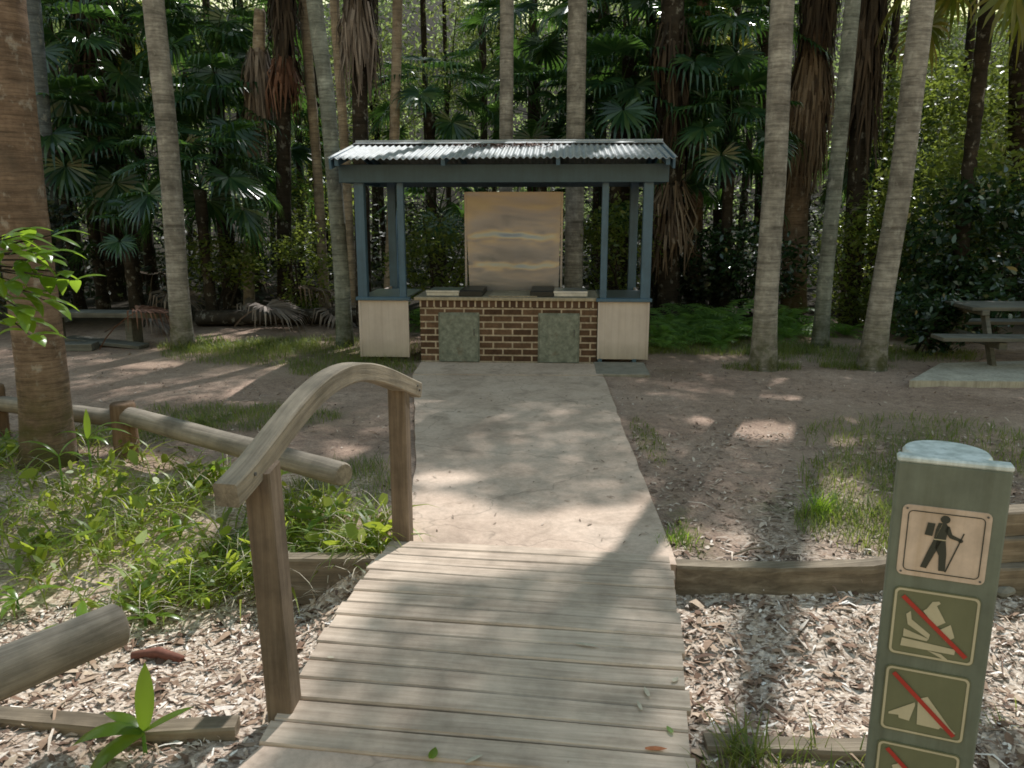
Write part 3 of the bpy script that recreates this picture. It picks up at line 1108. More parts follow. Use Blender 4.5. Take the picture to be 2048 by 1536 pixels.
beam('timber_edging', 'long timber edging across the far side of the chip filled gully right of bridge', [(.86, 3.99), (1.4, 3.955), (1.9, 3.99), (2.5, 4.17), (3.4, 4.5)], .1, .3, .015, seed=1)
beam('timber_edging', 'upper sleeper of the low retaining stack behind the signpost', [(2.2, 4.02), (2.9, 4.12), (4.4, 4.35)], .12, .13, .28, seed=2)
beam('timber_edging', 'middle sleeper of the low retaining stack behind the signpost', [(2.15, 3.99), (2.9, 4.07), (4.4, 4.3)], .12, .13, .147, seed=3)
beam('timber_edging', 'lowest sleeper of the retaining stack behind the signpost', [(2.1, 3.93), (2.9, 4.0), (4.4, 4.2)], .13, .17, .014, seed=4)
beam('timber_edging', 'short dark edging beam under the plants left of the bridge far end', [(-1.25, 4.06), (-.72, 4.06)], .09, .26, .02, seed=5)
beam('timber_edging', 'pale timber edging on the near side of the gully right of bridge', [(.68, 2.5), (1.15, 2.47), (1.6, 2.49)], .08, .22, .03, seed=6)
beam('timber_edging', 'sunlit pale timber edging at the near left side of the gully', [(-2.6, 2.72), (-1.9, 2.66), (-1.45, 2.6)], .085, .22, .03, seed=7)
beam('timber_edging', 'short worn timber offcut just behind the young broad leaved seedling', [(-1.38, 2.56), (-1.0, 2.6)], .085, .16, .035, seed=8)

exec_later = []


# ------------------------------------------------------------------ the barbecue shelter
SH = np.array([-.115, 9.835, 0])
SRZ = R(-3.4)


def build_shelter():
    root = thing('picnic_shelter', 'open blue grey timber shelter with corrugated metal roof over the barbecue', 'shelter', SH, SRZ)

    def part(name, mb, mat, parent=None, smooth=False):
        return mb.build(name, M[mat], root if parent is None else parent, smooth, world=False)

    # posts: (x, y, width)
    for x, y, wd, z0 in ((-1.73, .05, .115, .77), (-1.235, .05, .08, .77), (1.225, .05, .08, .77), (1.73, .05, .115, .77), (-1.73, 1.93, .115, 0), (1.73, 1.93, .115, 0)):
        part('post', MB().box((x, y, (z0 + 2.3) / 2), (wd, wd, 2.3 - z0), 0, .006), 'blue')
    part('fascia_beam', MB().box((0, -.04, 2.275), (3.9, .05, .21), 0, .005), 'beam')
    part('back_beam', MB().box((0, 2.02, 2.275), (3.9, .05, .2), 0, .005), 'beam')
    for x in (-1.93, 1.93):
        part('side_beam', MB().box((x, .99, 2.27), (.045, 1.95, .19), 0, .004), 'blue')
    for y in (.5, 1.0, 1.5):
        part('purlin', MB().box((0, y, 2.32), (3.9, .05, .1), 0, .004), 'ceiling')
    for x in (-1.9, -.66, .66, 1.9):
        mb = MB()
        for sg, y0 in ((1, -.33), (-1, 2.33)):
            a = np.array([x, y0, 2.39])
            b = np.array([x, 1.0, 2.64])
            m_ = (a + b) / 2
            d = (b - a) / np.linalg.norm(b - a)
            mb.box(m_, (.045, np.linalg.norm(b - a), .08), axes=(np.array([1., 0, 0]), d, np.cross([1., 0, 0], d)))
        part('rafter', mb, 'blue')
    # corrugated roof: two slopes
    nx = 52 * 8
    xs = np.linspace(-2.0, 2.0, nx + 1)
    wv = .011 * np.cos(xs / .0765 * 2 * math.pi)
    rows = [(-.37, 2.43), (1.0, 2.70), (2.37, 2.43)]
    V, Fs = [], []
    for y, z in rows:
        for x, q in zip(xs, wv):
            V.append((x, y + .006 * math.sin(x * 3), z + q + .006 * math.sin(x * 2.1 + 1)))
    for r_ in range(2):
        for i in range(nx):
            a = r_ * (nx + 1) + i
            Fs.append((a, a + 1, a + nx + 2, a + nx + 1))
    roof = mk('roof', V, Fs, M['roof'], root, smooth=False, world=False)
    sol = roof.modifiers.new('thick', 'SOLIDIFY')
    sol.thickness = .003
    mb = MB()
    for sg in (-1, 1):
        a = np.array([0, 1.0, 2.722])
        b = np.array([0, 1.0 + sg * .2, 2.722 - .2 * .197])
        m_ = (a + b) / 2
        d = (b - a) / np.linalg.norm(b - a)
        mb.box(m_, (3.96, np.linalg.norm(b - a), .003), axes=(np.array([1., 0, 0]), d, np.cross([1., 0, 0], d)))
    mb.tube([(-1.99, 1.0, 2.722), (1.99, 1.0, 2.722)], .02, 10)
    part('ridge_cap', mb, 'roof', roof)
    # barge boards at the two gable ends
    for x in (-1.965, 1.965):
        mb = MB()
        for y0 in (-.36, 2.36):
            a = np.array([x, y0, 2.37])
            b = np.array([x, 1.0, 2.632])
            m_ = (a + b) / 2
            d = (b - a) / np.linalg.norm(b - a)
            mb.box(m_, (.025, np.linalg.norm(b - a), .12), axes=(np.array([1., 0, 0]), d, np.cross([1., 0, 0], d)))
        part('barge_board', mb, 'blue')
    # clad end bays with a blue sill
    for x0, x1 in ((-1.785, -1.165), (1.165, 1.785)):
        w_ = x1 - x0
        cx = (x0 + x1) / 2
        bay = part('side_panel', MB().box((cx, .0, .41), (w_, .03, .71), 0, .003), 'clad')
        part('end_panel', MB().box((x0 + .015 if x0 < 0 else x1 - .015, .98, .41), (.03, 1.9, .71), 0, .003), 'clad')
        [part('trim', MB().box((tx, -.02, .41), (.024, .012, .71)), 'clad', bay) for tx in (x0 + .012, x1 - .012)]
        part('sill', MB().box((cx, -.005, .785), (w_ + .05, .09, .04), 0, .004), 'blue')
        part('bench_top', MB().box((cx, .55, .795), (w_ - .02, 1.0, .02), 0, .004), 'steel')
    for x in (1.2, 1.62):
        part('bracket', MB().box((x, .0, .03), (.05, .06, .06)).box((x, -.16, .012), (.05, .3, .022)), 'beam')
    part('footing', MB().box((1.43, -.4, -.01), (.62, .75, .07), 0, .008), 'concrete')

    # the built-in barbecue is a thing of its own
    bq = thing('barbecue', 'brown brick double barbecue with buckled steel splashback and worn metal doors', 'barbecue', SH, SRZ)

    def bp(name, mb, mat, parent=None):
        return mb.build(name, M[mat], bq if parent is None else parent, False, world=False)
    mb = MB()
    mb.box((.065, .5, .37), (2.19, .94, .78), 0, .004)
    bp('brick_base', mb, 'brick')
    bp('header_course', MB().box((.065, .497, .722), (2.196, .944, .078), 0, .003), 'brick_header')
    bp('counter', MB().box((.04, .49, .785), (2.27, 1.0, .04), 0, .006), 'counter')
    for x in (-.545, .69):
        d = bp('access_door', MB().box((x, .018, .30), (.48, .02, .6), 0, .004), 'door')
        bp('frame', MB().box((x, .026, .605), (.5, .014, .02)).box((x - .248, .0265, .3), (.014, .012, .6)).box((x + .248, .0265, .3), (.014, .012, .6)), 'door', d)
        bp('handle', MB().tube([(x + .19, .006, .33), (x + .19, -.012, .34), (x + .19, -.012, .4), (x + .19, .006, .41)], .006, 8), 'bolt', d)
    # splashback: a thin sheet, slightly wider at the top, gently buckled
    nx, nz = 40, 70
    V, Fs = [], []
    for j in range(nz + 1):
        t = j / nz
        z = .81 + t * 1.27
        x0 = -.54 + .05 * (1 - t)
        x1 = .70 - .02 * (1 - t)
        for i in range(nx + 1):
            u = i / nx
            yy = .78 + .003 * math.sin(z * 4 + u * 1.5) + .003 * mnoise.noise(Vector((u * 4, z * 5, .3)))
            for z0, am, ph in ((1.53, .02, 0.), (1.14, .015, 1.7)):
                zc = z0 + .035 * mnoise.noise(Vector((u * 3.5, ph, 1.))) + .02 * math.sin(u * 5 + ph)
                aw = am * math.sin(math.pi * min(1, max(0, u * 1.04 - .02))) ** .4 * (.6 + .8 * abs(mnoise.noise(Vector((u * 6, ph, 7.)))))
                yy += .8 * aw * (float(sstep(zc - .04, zc + .03, z)) - float(sstep(zc + .03, zc + .36, z)))
                yy += .004 * math.exp(-((z - zc) / .07) ** 2) * mnoise.noise(Vector((u * 13, z * 17, ph)))
            V.append((x0 + (x1 - x0) * u, yy, z))
    for j in range(nz):
        for i in range(nx):
            a = j * (nx + 1) + i
            Fs.append((a, a + 1, a + nx + 2, a + nx + 1))
    sp = mk('splashback', V, Fs, M['splash'], bq, smooth=True, world=False)
    [bp('edge_trim', MB().box((tx, .79, 1.45), (.03, .03, 1.26), 0, .004), 'splash', sp) for tx in (-.535, .712)]
    bp('splash_tongue', MB().box((.12, .42, .812), (.6, .7, .014), 0, .003), 'counter')
    for x, sg in ((-.62, 1), (.70, -1)):
        h = bp('hotplate', MB().box((x - sg * .13, .4, .835), (.42, .62, .06), 0, .01), 'steel')
        bp('grease_tray', MB().box((x + sg * .22, .4, .842), (.29, .64, .078), 0, .01), 'black', h)
        bp('rim', MB().box((x - sg * .13, .08, .868), (.42, .012, .03), 0, .003), 'steel', h)


g = NG('brick_header_course')
v = g.coord('Object', (1, 1, 1), (R(-90), 0, 0))
bt = g.n('ShaderNodeTexBrick')
bt.offset = 0.0
for nm, c in (('Color1', (0.06, 0.03, 0.02, 1)), ('Color2', (0.12, 0.065, 0.04, 1)), ('Mortar', (0.55, 0.45, 0.35, 1))):
    bt.inputs[nm].default_value = c if nm != 'Mortar' else (0.45, 0.37, 0.29, 1)
bt.inputs['Scale'].default_value = 1.0
bt.inputs['Mortar Size'].default_value = 0.011
bt.inputs['Brick Width'].default_value = 0.085
bt.inputs['Row Height'].default_value = 0.4
g.l(v, bt.inputs['Vector'])
g.pbr(bt.outputs['Color'], 0.9, normal=g.bump(g.math('SUBTRACT', 1.0, bt.outputs['Fac']), 0.6, 0.006))
M['brick_header'] = g.m
build_shelter()


# ------------------------------------------------------------------ the sign post
def build_sign():
    A = at(1797, 912, 1.34)
    Bp = at(2030, 935, 1.34)
    e = (Bp - A) / np.linalg.norm(Bp - A)
    W = .2143
    rz = math.atan2(e[1], e[0])
    c = (A + Bp) / 2
    root = thing('trail_sign', 'green trail bollard sign with walking symbol and red slashed no fire and no camping plates', 'sign', (c[0], c[1], 0), rz)

    def bd(name, mb, mat, parent=None):
        return mb.build(name, M[mat], root if parent is None else parent, False, world=False)
    bd('board', MB().box((0, .016, .66), (W, .032, 1.34), 0, .004), 'sign')
    bd('top_edge', MB().box((0, .016, 1.335), (W + .002, .034, .014), 0, .004), 'sign_top')
    pole = bd('pole', MB().tube([(0, .125, -.1), (0, .125, 1.31)], .086, 28), 'sign')
    bd('cap', MB().tube([(0, .125, 1.312), (0, .125, 1.322), (0, .125, 1.328)], [.089, .089, .084], 32), 'sign_top', pole)

    def rrect(mb, u0, u1, v0, v1, r, y, n=5):
        P = []
        for cx, cz, a0 in ((u1 - r, v1 - r, 0), (u0 + r, v1 - r, 90), (u0 + r, v0 + r, 180), (u1 - r, v0 + r, 270)):
            for k in range(n + 1):
                a = R(a0 + 90 * k / n)
                P.append((cx + r * math.cos(a), y, cz + r * math.sin(a)))
        return P

    def plate(v0, mat, border_mat, shapes, slash, wob=0):
        """v0: top of the plate below the board's top; shapes in plate units (u right, v down, 0..1)"""
        pw, ph = .168, .16
        x0 = -W / 2 + .019
        z1 = 1.34 - v0
        mb = MB()
        outer = rrect(mb, x0, x0 + pw, z1 - ph, z1, .012, -.0035)
        n = len(outer)
        mb.add(outer + [(p[0], .001, p[2]) for p in outer], [tuple(range(n))[::-1]] + [(i, (i + 1) % n, (i + 1) % n + n, i + n) for i in range(n)])
        pl = bd('sign_plate', mb, mat)
        # border ring
        mb = MB()
        ins, wd = (.002, .005) if border_mat == 'cream' else (.011, .0022)
        o_ = rrect(mb, x0 + ins, x0 + pw - ins, z1 - ph + ins, z1 - ins, .011, -.0052)
        i_ = rrect(mb, x0 + ins + wd, x0 + pw - ins - wd, z1 - ph + ins + wd, z1 - ins - wd, .008, -.0052)
        mb.add(o_ + i_, [(i, i + n, (i + 1) % n + n, (i + 1) % n) for i in range(n)])
        bd('border', mb, border_mat, pl)

        def U(u, v):
            return (x0 + u * pw, z1 - v * ph)
        groups = {}
        for mname, polys in shapes.items():
            mb = MB()
            for poly in polys:
                if poly[0] == 'disc':
                    cx, cz = U(poly[1], poly[2])
                    mb.disc((cx, -.0055, cz), poly[3] * pw, (1, 0, 0), (0, 0, 1), 20, poly[3] * pw * .95)
                else:
                    P = [U(*q) for q in poly]
                    a = sum(P[i][0] * P[(i + 1) % len(P)][1] - P[(i + 1) % len(P)][0] * P[i][1] for i in range(len(P)))
                    if a < 0:
                        P = P[::-1]
                    mb.add([(x, -.0055, z) for x, z in P], [tuple(range(len(P)))])
            bd('pictogram', mb, mname, pl)
        if slash:
            (u0, v0_), (u1, v1_) = slash
            a, b = np.array(U(u0, v0_)), np.array(U(u1, v1_))
            d = (b - a) / np.linalg.norm(b - a)
            nn = np.array([-d[1], d[0]]) * .0048
            P = [a + nn, b + nn, b - nn, a - nn]
            mb = MB().add([(p[0], -.0075, p[1]) for p in P], [(0, 1, 2, 3)])
            bd('slash', mb, 'red', pl)
        for u in (.05, .95):
            for v in (.05, .95):
                cx, cz = U(u, v)
                if border_mat != 'cream':
                    bd('rivet', MB().disc((cx, -.0058, cz), .0025, (1, 0, 0), (0, 0, 1), 10), 'bolt', pl)

    hiker = [('disc', .49, .15, .055),
             [(.42, .205), (.50, .20), (.54, .25), (.52, .43), (.385, .43), (.395, .3)],
             [(.30, .215), (.385, .22), (.365, .40), (.275, .39)],
             [(.51, .24), (.545, .24), (.585, .35), (.69, .395), (.685, .435), (.56, .40), (.5, .31)],
             ('disc', .685, .42, .027),
             [(.705, .31), (.72, .315), (.56, .885), (.543, .88)],
             [(.385, .445), (.475, .445), (.42, .62), (.335, .865), (.265, .855), (.33, .62)],
             [(.42, .445), (.52, .445), (.545, .63), (.55, .875), (.475, .875), (.46, .66), (.41, .56)]]
    plate(.103, 'plate_cream', 'picto_dark', {'picto_dark': hiker, 'cream': [[(.455, .225), (.465, .215), (.405, .42), (.393, .42)], [(.385, .432), (.52, .432), (.52, .446), (.385, .446)]]}, None)
    fire = [[(.15, .74), (.78, .79), (.77, .87), (.14, .86)],
            [(.16, .60), (.46, .70), (.44, .735), (.16, .715)],
            [(.17, .38), (.22, .33), (.24, .45), (.47, .63), (.46, .70), (.2, .53)],
            [(.40, .26), (.455, .15), (.53, .13), (.55, .16), (.51, .2), (.63, .42), (.52, .51), (.36, .3)],
            [(.56, .55), (.69, .44), (.75, .62), (.66, .70)],
            [(.46, .87), (.62, .89), (.72, .97), (.66, .965)]]
    plate(.292, 'plate_green', 'cream', {'cream': fire}, ((.11, .12), (.9, .88)))
    tent = [[(.39, .50), (.395, .55), (.345, .80), (.22, .785), (.21, .74), (.09, .75), (.09, .72)],
            [(.42, .44), (.53, .38), (.84, .80), (.9, .85), (.88, .88), (.72, .81), (.7, .84), (.44, .83)]]
    plate(.481, 'plate_green', 'cream', {'cream': tent}, ((.1, .1), (.88, .9)))
    dog = [[(.2, .36), (.3, .3), (.36, .38), (.62, .4), (.66, .3), (.76, .34), (.84, .44), (.7, .5), (.68, .62), (.72, .86), (.64, .86), (.6, .64), (.38, .62), (.36, .86), (.28, .86), (.27, .55)]]
    plate(.671, 'plate_green', 'cream', {'cream': dog}, ((.12, .1), (.88, .9)))


build_sign()

#@@PART2@@
# ================================================================== vegetation
def lit_polys():
    """patches of ground kept sunny by leaving out the added shade leaves (world x, y)"""
    P = []
    P.append([(-4.9, 3.2), (-4.9, 6.0), (-3.3, 6.15), (-2.9, 6.0), (-1.0, 4.85), (-.6, 4.65), (-.58, 4.2), (-.80, 2.9), (-.95, 2.30), (-1.2, 1.3), (-4.9, 1.2)])
    px = [(836, 990), (900, 1000), (965, 1025), (1040, 1052), (1090, 1040), (1150, 1030), (1270, 1028), (1315, 995), (1335, 1020), (1350, 1085), (1372, 1128), (1250, 1140), (1090, 1168), (900, 1195), (640, 1215), (640, 1190), (720, 1110), (790, 1080)]
    P.append([tuple(at(*q)[:2]) for q in px])
    P.append([(.84, 2.30), (.88, 4.0), (1.0, 4.55), (1.5, 4.3), (2.0, 4.7), (2.5, 4.6), (3.6, 4.8), (3.8, 2.1)])
    P.append([tuple(at(*q)[:2]) for q in [(1625, 960), (1690, 950), (1790, 1060), (1780, 1110), (1640, 1110), (1620, 1020)]])
    for cx, cy, rx, ry in [(1535, 857, 68, 17), (1683, 857, 48, 28), (1410, 835, 20, 7), (1590, 800, 30, 8), (1700, 803, 30, 7), (1370, 705, 45, 11), (1900, 740, 45, 8), (1985, 760, 80, 10),
                           (1800, 680, 40, 12), (420, 700, 45, 6), (500, 690, 40, 5), (300, 728, 70, 5), (430, 680, 40, 14), (620, 732, 60, 13), (540, 655, 40, 8), (1290, 690, 30, 5), (890, 962, 55, 9), (700, 900, 30, 10)]:
        P.append([tuple(at(cx + rx * math.cos(t), cy + ry * math.sin(t))[:2]) for t in np.linspace(0, 2 * math.pi, 12)[:-1]])
    return P


LIT = lit_polys()
ROOF_SUN = [(-2.95, 7.95), (1.0, 7.8), (1.0, 8.75), (-2.95, 8.85)]


def sunlit(x, y):
    m = np.zeros(len(x), bool)
    for p in LIT:
        m |= in_poly(x, y, p)
    return m


# ---------------------------------------------------------------- foliage pieces
def fan_frond(P, az, el, pet, Rr, nseg=30, droop=.5, spread=2.5, seed=0, cup=.25, pet_w=.012):
    """a costapalmate leaf: petiole + radiating pleated segments with drooping tips"""
    rnd = random.Random(seed)
    V, Fs = [], []
    P = np.asarray(P, float)
    ca, sa = math.cos(az), math.sin(az)
    out = np.array([ca, sa, 0])
    sid = np.array([-sa, ca, 0])
    # petiole arcs outward and sags
    pts = []
    e = el
    p = P.copy()
    for i in range(5):
        pts.append(p.copy())
        d = out * math.cos(e) + UP * math.sin(e)
        p = p + d * pet / 4
        e -= .16
    hub = pts[-1]
    e_leaf = e - .15
    fwd = out * math.cos(e_leaf) + UP * math.sin(e_leaf)
    nrm = np.cross(sid, fwd)
    nrm = nrm if nrm[2] > 0 else -nrm
    for i, q in enumerate(pts):
        w_ = pet_w * (1.3 - .2 * i)
        V += [q - sid * w_, q + sid * w_, q - UP * w_ * 1.3]
    for i in range(4):
        for k in range(3):
            Fs.append((i * 3 + k, i * 3 + (k + 1) % 3, (i + 1) * 3 + (k + 1) % 3, (i + 1) * 3 + k))
    for k in range(nseg):
        th = (k / (nseg - 1) - .5) * 2 * spread
        L = Rr * (.72 + .28 * math.cos(th * .75)) * rnd.uniform(.88, 1.08)
        d = fwd * math.cos(th) + sid * math.sin(th)
        d = d + nrm * cup * (abs(th) / spread) ** 1.3
        d /= np.linalg.norm(d)
        t = np.cross(nrm, d)
        t /= np.linalg.norm(t)
        dth = spread / nseg
        w1 = L * .45 * math.tan(dth) * 1.25
        z = nrm * (w1 * .6 * (1 if k % 2 else -1))
        q1 = hub + d * L * .42
        q2 = hub + d * L * .76 - UP * droop * L * .10
        q3 = hub + d * L * .9 - UP * droop * L * rnd.uniform(.3, .65)
        o = len(V)
        V += [hub + d * .02, q1 - t * w1 + z, q1 + t * w1 - z, q2 + t * w1 * .6, q2 - t * w1 * .6, q3]
        Fs += [(o, o + 1, o + 2), (o + 1, o + 4, o + 3, o + 2), (o + 4, o + 5, o + 3)]
    return V, Fs


def fan_crown_mesh(name, n, pet, Rr, el_lo, el_hi, mat, seed, droop=.5, nseg=28, up_pow=.8):
    mb = MB()
    rnd = random.Random(seed)
    for i in range(n):
        t = i / max(1, n - 1)
        el = el_lo + (el_hi - el_lo) * (t ** up_pow)
        V, Fs = fan_frond((0, 0, .1 * t), i * 2.399 + rnd.uniform(-.3, .3), el, pet * rnd.uniform(.75, 1.15), Rr * rnd.uniform(.8, 1.1), nseg, droop * rnd.uniform(.6, 1.5), 2.5, seed * 100 + i)
        mb.add(V, Fs)
    me = bpy.data.meshes.new(name)
    me.from_pydata(mb.v, [], mb.f)
    me.materials.append(M[mat])
    me.update()
    return me


CROWN = {
    'big': [fan_crown_mesh('crown', 30, 1.5, .95, -.75, 1.35, 'fan', 3 + k, .7) for k in range(3)],
    'mid': [fan_crown_mesh('crown', 20, 1.15, .8, -.35, 1.35, 'fan', 13 + k, .6) for k in range(4)],
    'low': [fan_crown_mesh('crown', 11, 1.0, .65, .15, 1.35, 'fan', 23 + k, .45) for k in range(3)],
    'sun': [fan_crown_mesh('crown', 20, 1.15, .8, -.35, 1.3, 'fan_yellow', 33 + k, .6) for k in range(2)],
}


def crown_obj(kind, i, root, P, s=1.0, rz=0.0, name='crown'):
    o = bpy.data.objects.new(name, CROWN[kind][i % len(CROWN[kind])])
    COL.objects.link(o)
    o.parent = root
    o.location = Vector(np.asarray(P, float) - np.array(root.location))
    o.scale = (s, s, s)
    o.rotation_euler = (0, 0, rz)
    return o


def trunk_mesh(base, pts, radii, n=20, step=.11, ring=.006, seed=0, flare=.0):
    """a palm stem through pts with small leaf-scar steps"""
    rnd = random.Random(seed)
    pts = [np.asarray(p, float) for p in pts]
    cum = [0]
    for i in range(1, len(pts)):
        cum.append(cum[-1] + np.linalg.norm(pts[i] - pts[i - 1]))
    m_ = max(8, int(cum[-1] / step))
    P, Rr = [], []
    for i in range(m_ + 1):
        s = cum[-1] * i / m_
        p = np.array([np.interp(s, cum, [q[k] for q in pts]) for k in range(3)])
        r = np.interp(s, cum, radii)
        r *= 1 + flare * math.exp(-s / .28) + flare * .35 * math.exp(-s / .9)
        P.append(p)
        Rr.append(r * (1 + (ring if i % 2 else -ring) + rnd.uniform(-ring, ring)))
    # smooth the axis a little
    for _ in range(6):
        P = [P[0]] + [(P[i - 1] + 2 * P[i] + P[i + 1]) / 4 for i in range(1, m_)] + [P[-1]]
    mb = MB()
    mb.tube(P, Rr, n, True, .012, seed)
    return mb, P


def skirt_mesh(axis_xy, z_top, z_bot, r_in, n, length, seed=0, spread=.5, wdt=.022):
    """dead leaves hanging down round a stem"""
    rnd = random.Random(seed)
    V, Fs = [], []
    for i in range(n):
        a = rnd.uniform(0, 2 * math.pi)
        z0 = z_bot + (z_top - z_bot) * rnd.random() ** .7
        L = length * rnd.uniform(.5, 1.25)
        d = np.array([math.cos(a), math.sin(a), 0])
        t = np.array([-d[1], d[0], 0])
        w_ = wdt * rnd.uniform(.5, 1.3)
        c = axis_xy(z0)
        o1 = r_in + rnd.uniform(.02, .1)
        o2 = r_in + spread * rnd.uniform(.3, 1) * .55
        o3 = r_in + spread * rnd.uniform(.1, 1) * .6
        side = t * rnd.uniform(-.12, .12)
        q = [c + d * r_in * .8, c + d * o1 + UP * .06, c + d * o2 - UP * L * .45 + side * .5, c + d * o3 - UP * L + side]
        ws = [w_ * .7, w_, w_, w_ * .2]
        o = len(V)
        for k in range(4):
            p = np.array([q[k][0], q[k][1], z0 + (q[k][2] - c[2])])
            V += [p - t * ws[k], p + t * ws[k]]
        for k in range(3):
            Fs.append((o + 2 * k, o + 2 * k + 1, o + 2 * k + 3, o + 2 * k + 2))
    return V, Fs


# ---------------------------------------------------------------- the tall stems round the clearing
def palm(label, bpx, top_px, r, mat, height, base_h=0.0, group=None, crown='big', seed=0, flare=.35, skirts=(), n=20, name='palm_tree', mid=None, Y=None, bend=0.0, rtop=.92):
    b = at(bpx[0], bpx[1], base_h) if Y is None else atY(bpx[0], bpx[1], Y)
    if Y is not None:
        b[2] = 0
    t = atY(top_px, 0, b[1])
    root = thing(name, label, 'palm tree' if name == 'palm_tree' else 'tree', (b[0], b[1], gh1(b[0], b[1])), 0, group)
    pts = [np.array([b[0], b[1], -.15])]
    if mid is not None:
        for mpx, mpy in mid:
            pts.append(atY(mpx, mpy, b[1]))
    pts.append(t)
    dirx = (t[0] - b[0]) / t[2]
    top = np.array([t[0] + dirx * .6 * (height - t[2]) + bend, b[1] + bend * .3, height])
    pts.append(top)
    rad = [r] + [r * .97] * (len(pts) - 2) + [r * rtop]
    mb, P = trunk_mesh(b, pts, rad, n, seed=seed, flare=flare)
    tr = mb.build('trunk', M[mat], root, smooth=True)
    if crown:
        crown_obj(crown, seed, root, top, 1.15 if crown == 'big' else 1.0, seed * 1.1)
    zs = [p[2] for p in P]

    def axis(z):
        return np.array([np.interp(z, zs, [p[k] for p in P]) for k in range(3)])
    for z1, z0, n_, L, spread, m_ in skirts:
        V, Fs = skirt_mesh(axis, z1, z0, r * .95, n_, L, seed * 7 + int(z1 * 3), spread)
        mk('dead_skirt', V, Fs, M[m_], root)
    return root


palm('stout brown ringed palm trunk rising from the planted bank beside the log fence', (97, 932), -3, .168, 'bark_brown', 13, -.04, seed=1, flare=.25, mid=[(91, 801), (74, 655), (40, 400)])
palm('slim blue grey palm trunk just behind the stout brown one', (122, 642), 60, .155, 'bark_blue', 12, seed=2, flare=.2, mid=[(98, 420)])
palm('straight grey palm trunk standing in grass between bench and shelter', (366, 695), 306, .135, 'bark_grey', 13, seed=4, flare=.28, mid=[(355, 560), (345, 400), (335, 270)])
palm('green grey leaning palm trunk in the grass at the left end of the shelter', (690, 690), 628, .106, 'bark_green', 14, seed=7, flare=.3, mid=[(684, 560), (666, 330), (655, 200)])
palm('ringed grey brown palm trunk nearest the path on the right side of clearing', (1527, 737), 1565, .13, 'bark_grey', 15, seed=15, flare=.4, mid=[(1532, 600), (1550, 350)])
palm('pale grey green slender palm trunk between the two ringed trunks', (1640, 692), 1706, .1, 'bark_green', 15.5, seed=17, flare=.3, mid=[(1650, 560), (1682, 250)])
palm('thick dark ringed palm trunk leaning right beside the picnic table slab', (1741, 736), 1846, .13, 'bark_grey', 15, seed=18, flare=.45, mid=[(1762, 600), (1800, 380)])
palm('pale grey trunk rising straight behind the middle of the shelter roof', (1010, 650), 1014, .108, 'bark_grey', 20, seed=12, flare=.15)
palm('broad grey palm trunk showing behind the right edge of the steel splashback', (1146, 640), 1155, .155, 'bark_grey', 14, crown=None, seed=13, flare=.15)
palm('dark brown slim trunk standing behind the ferns right of the shelter', (1390, 608), 1409, .14, 'bark_brown', 14, crown=None, seed=14, flare=.2, mid=[(1392, 420)])
palm('dark shaggy palm with thick trunk high behind the young palms at left', (222, 600), 172, .27, 'bark_dark', 11, seed=3, flare=.2, mid=[(215, 340)], skirts=[(6.2, 2.2, 420, 1.0, .5, 'bark_dead')])
palm('black trunk with a reddish collar of dead fronds behind the fallen fronds', (568, 622), 566, .13, 'bark_dark', 11, seed=6, flare=.1, skirts=[(4.45, 4.2, 90, .75, .45, 'dead_red'), (6.4, 4.6, 200, .9, .4, 'bark_dead')])
palm('dark stem under a long grey beard of dead fronds left of the shelter roof', (728, 650), 716, .125, 'bark_dark', 11, seed=9, flare=.1, skirts=[(5.0, 4.5, 170, 1.0, .42, 'dead_grey'), (6.2, 5.0, 160, .7, .4, 'bark_dead')])
palm('wide palm wrapped in a long brown skirt of hanging dead fronds', (1588, 622), 1640, .22, 'bark_brown', 8, seed=16, flare=.15, mid=[(1592, 400)], skirts=[(4.5, 3.1, 620, 1.2, .45, 'dead'), (6.8, 4.8, 360, 1.0, .3, 'bark_dead')])
palm('dark shaggy trunk close behind the pale slender palm on the right', (1700, 640), 1738, .17, 'bark_dark', 14, crown=None, seed=27, flare=.1, skirts=[(6.4, 3.0, 420, 1.0, .4, 'bark_dead')])
palm('black trunk at the edge of the forest beyond the picnic table', (2042, 600), 2046, .2, 'bark_dark', 7.8, seed=19, flare=.2, Y=14.5)
palm('dead palm stump trunk with a shaggy broken head of dry fronds', (497, 620), 520, .098, 'bark_tan', 4.6, seed=5, flare=.15, crown=None, mid=[(500, 380), (512, 200)], skirts=[(4.6, 3.7, 220, 1.0, .4, 'dead_grey')])
palm('dark trunk with drooping brown fronds right behind the shelter post', (1338, 600), 1345, .2, 'bark_dark', 14, crown=None, seed=22, flare=.1, Y=14.6, skirts=[(2.3, 1.5, 200, .9, .7, 'dead'), (5, 3, 160, 1, .4, 'bark_dead')])


# ---------------------------------------------------------------- gum trunks carrying unseen leaves added overhead to shade the clearing
def gum(label, bpx, top_px, r, mat, height, Y, seed=0, mid=None, group=None, world=None):
    if world is None:
        b = atY(bpx[0], bpx[1], Y)
        b[2] = 0
        t = atY(top_px, 0, b[1])
    else:
        b = np.array([world[0], world[1], 0.])
        t = b + np.array([.2, 0, 5.])
    root = thing('gum_tree', label, 'tree', (b[0], b[1], gh1(b[0], b[1])), 0, group)
    pts = [np.array([b[0], b[1], -.15])] + ([atY(x, y, b[1]) for x, y in mid] if mid else []) + [t, np.array([t[0] + (t[0] - b[0]) * .6, b[1], height])]
    mb, P = trunk_mesh(b, pts, [r] + [r * .9] * (len(pts) - 2) + [r * .5], 12, .25, .03, seed, .25)
    mb.build('trunk', M[mat], root, smooth=True)
    root['_top'] = height
    return root, P[-1]


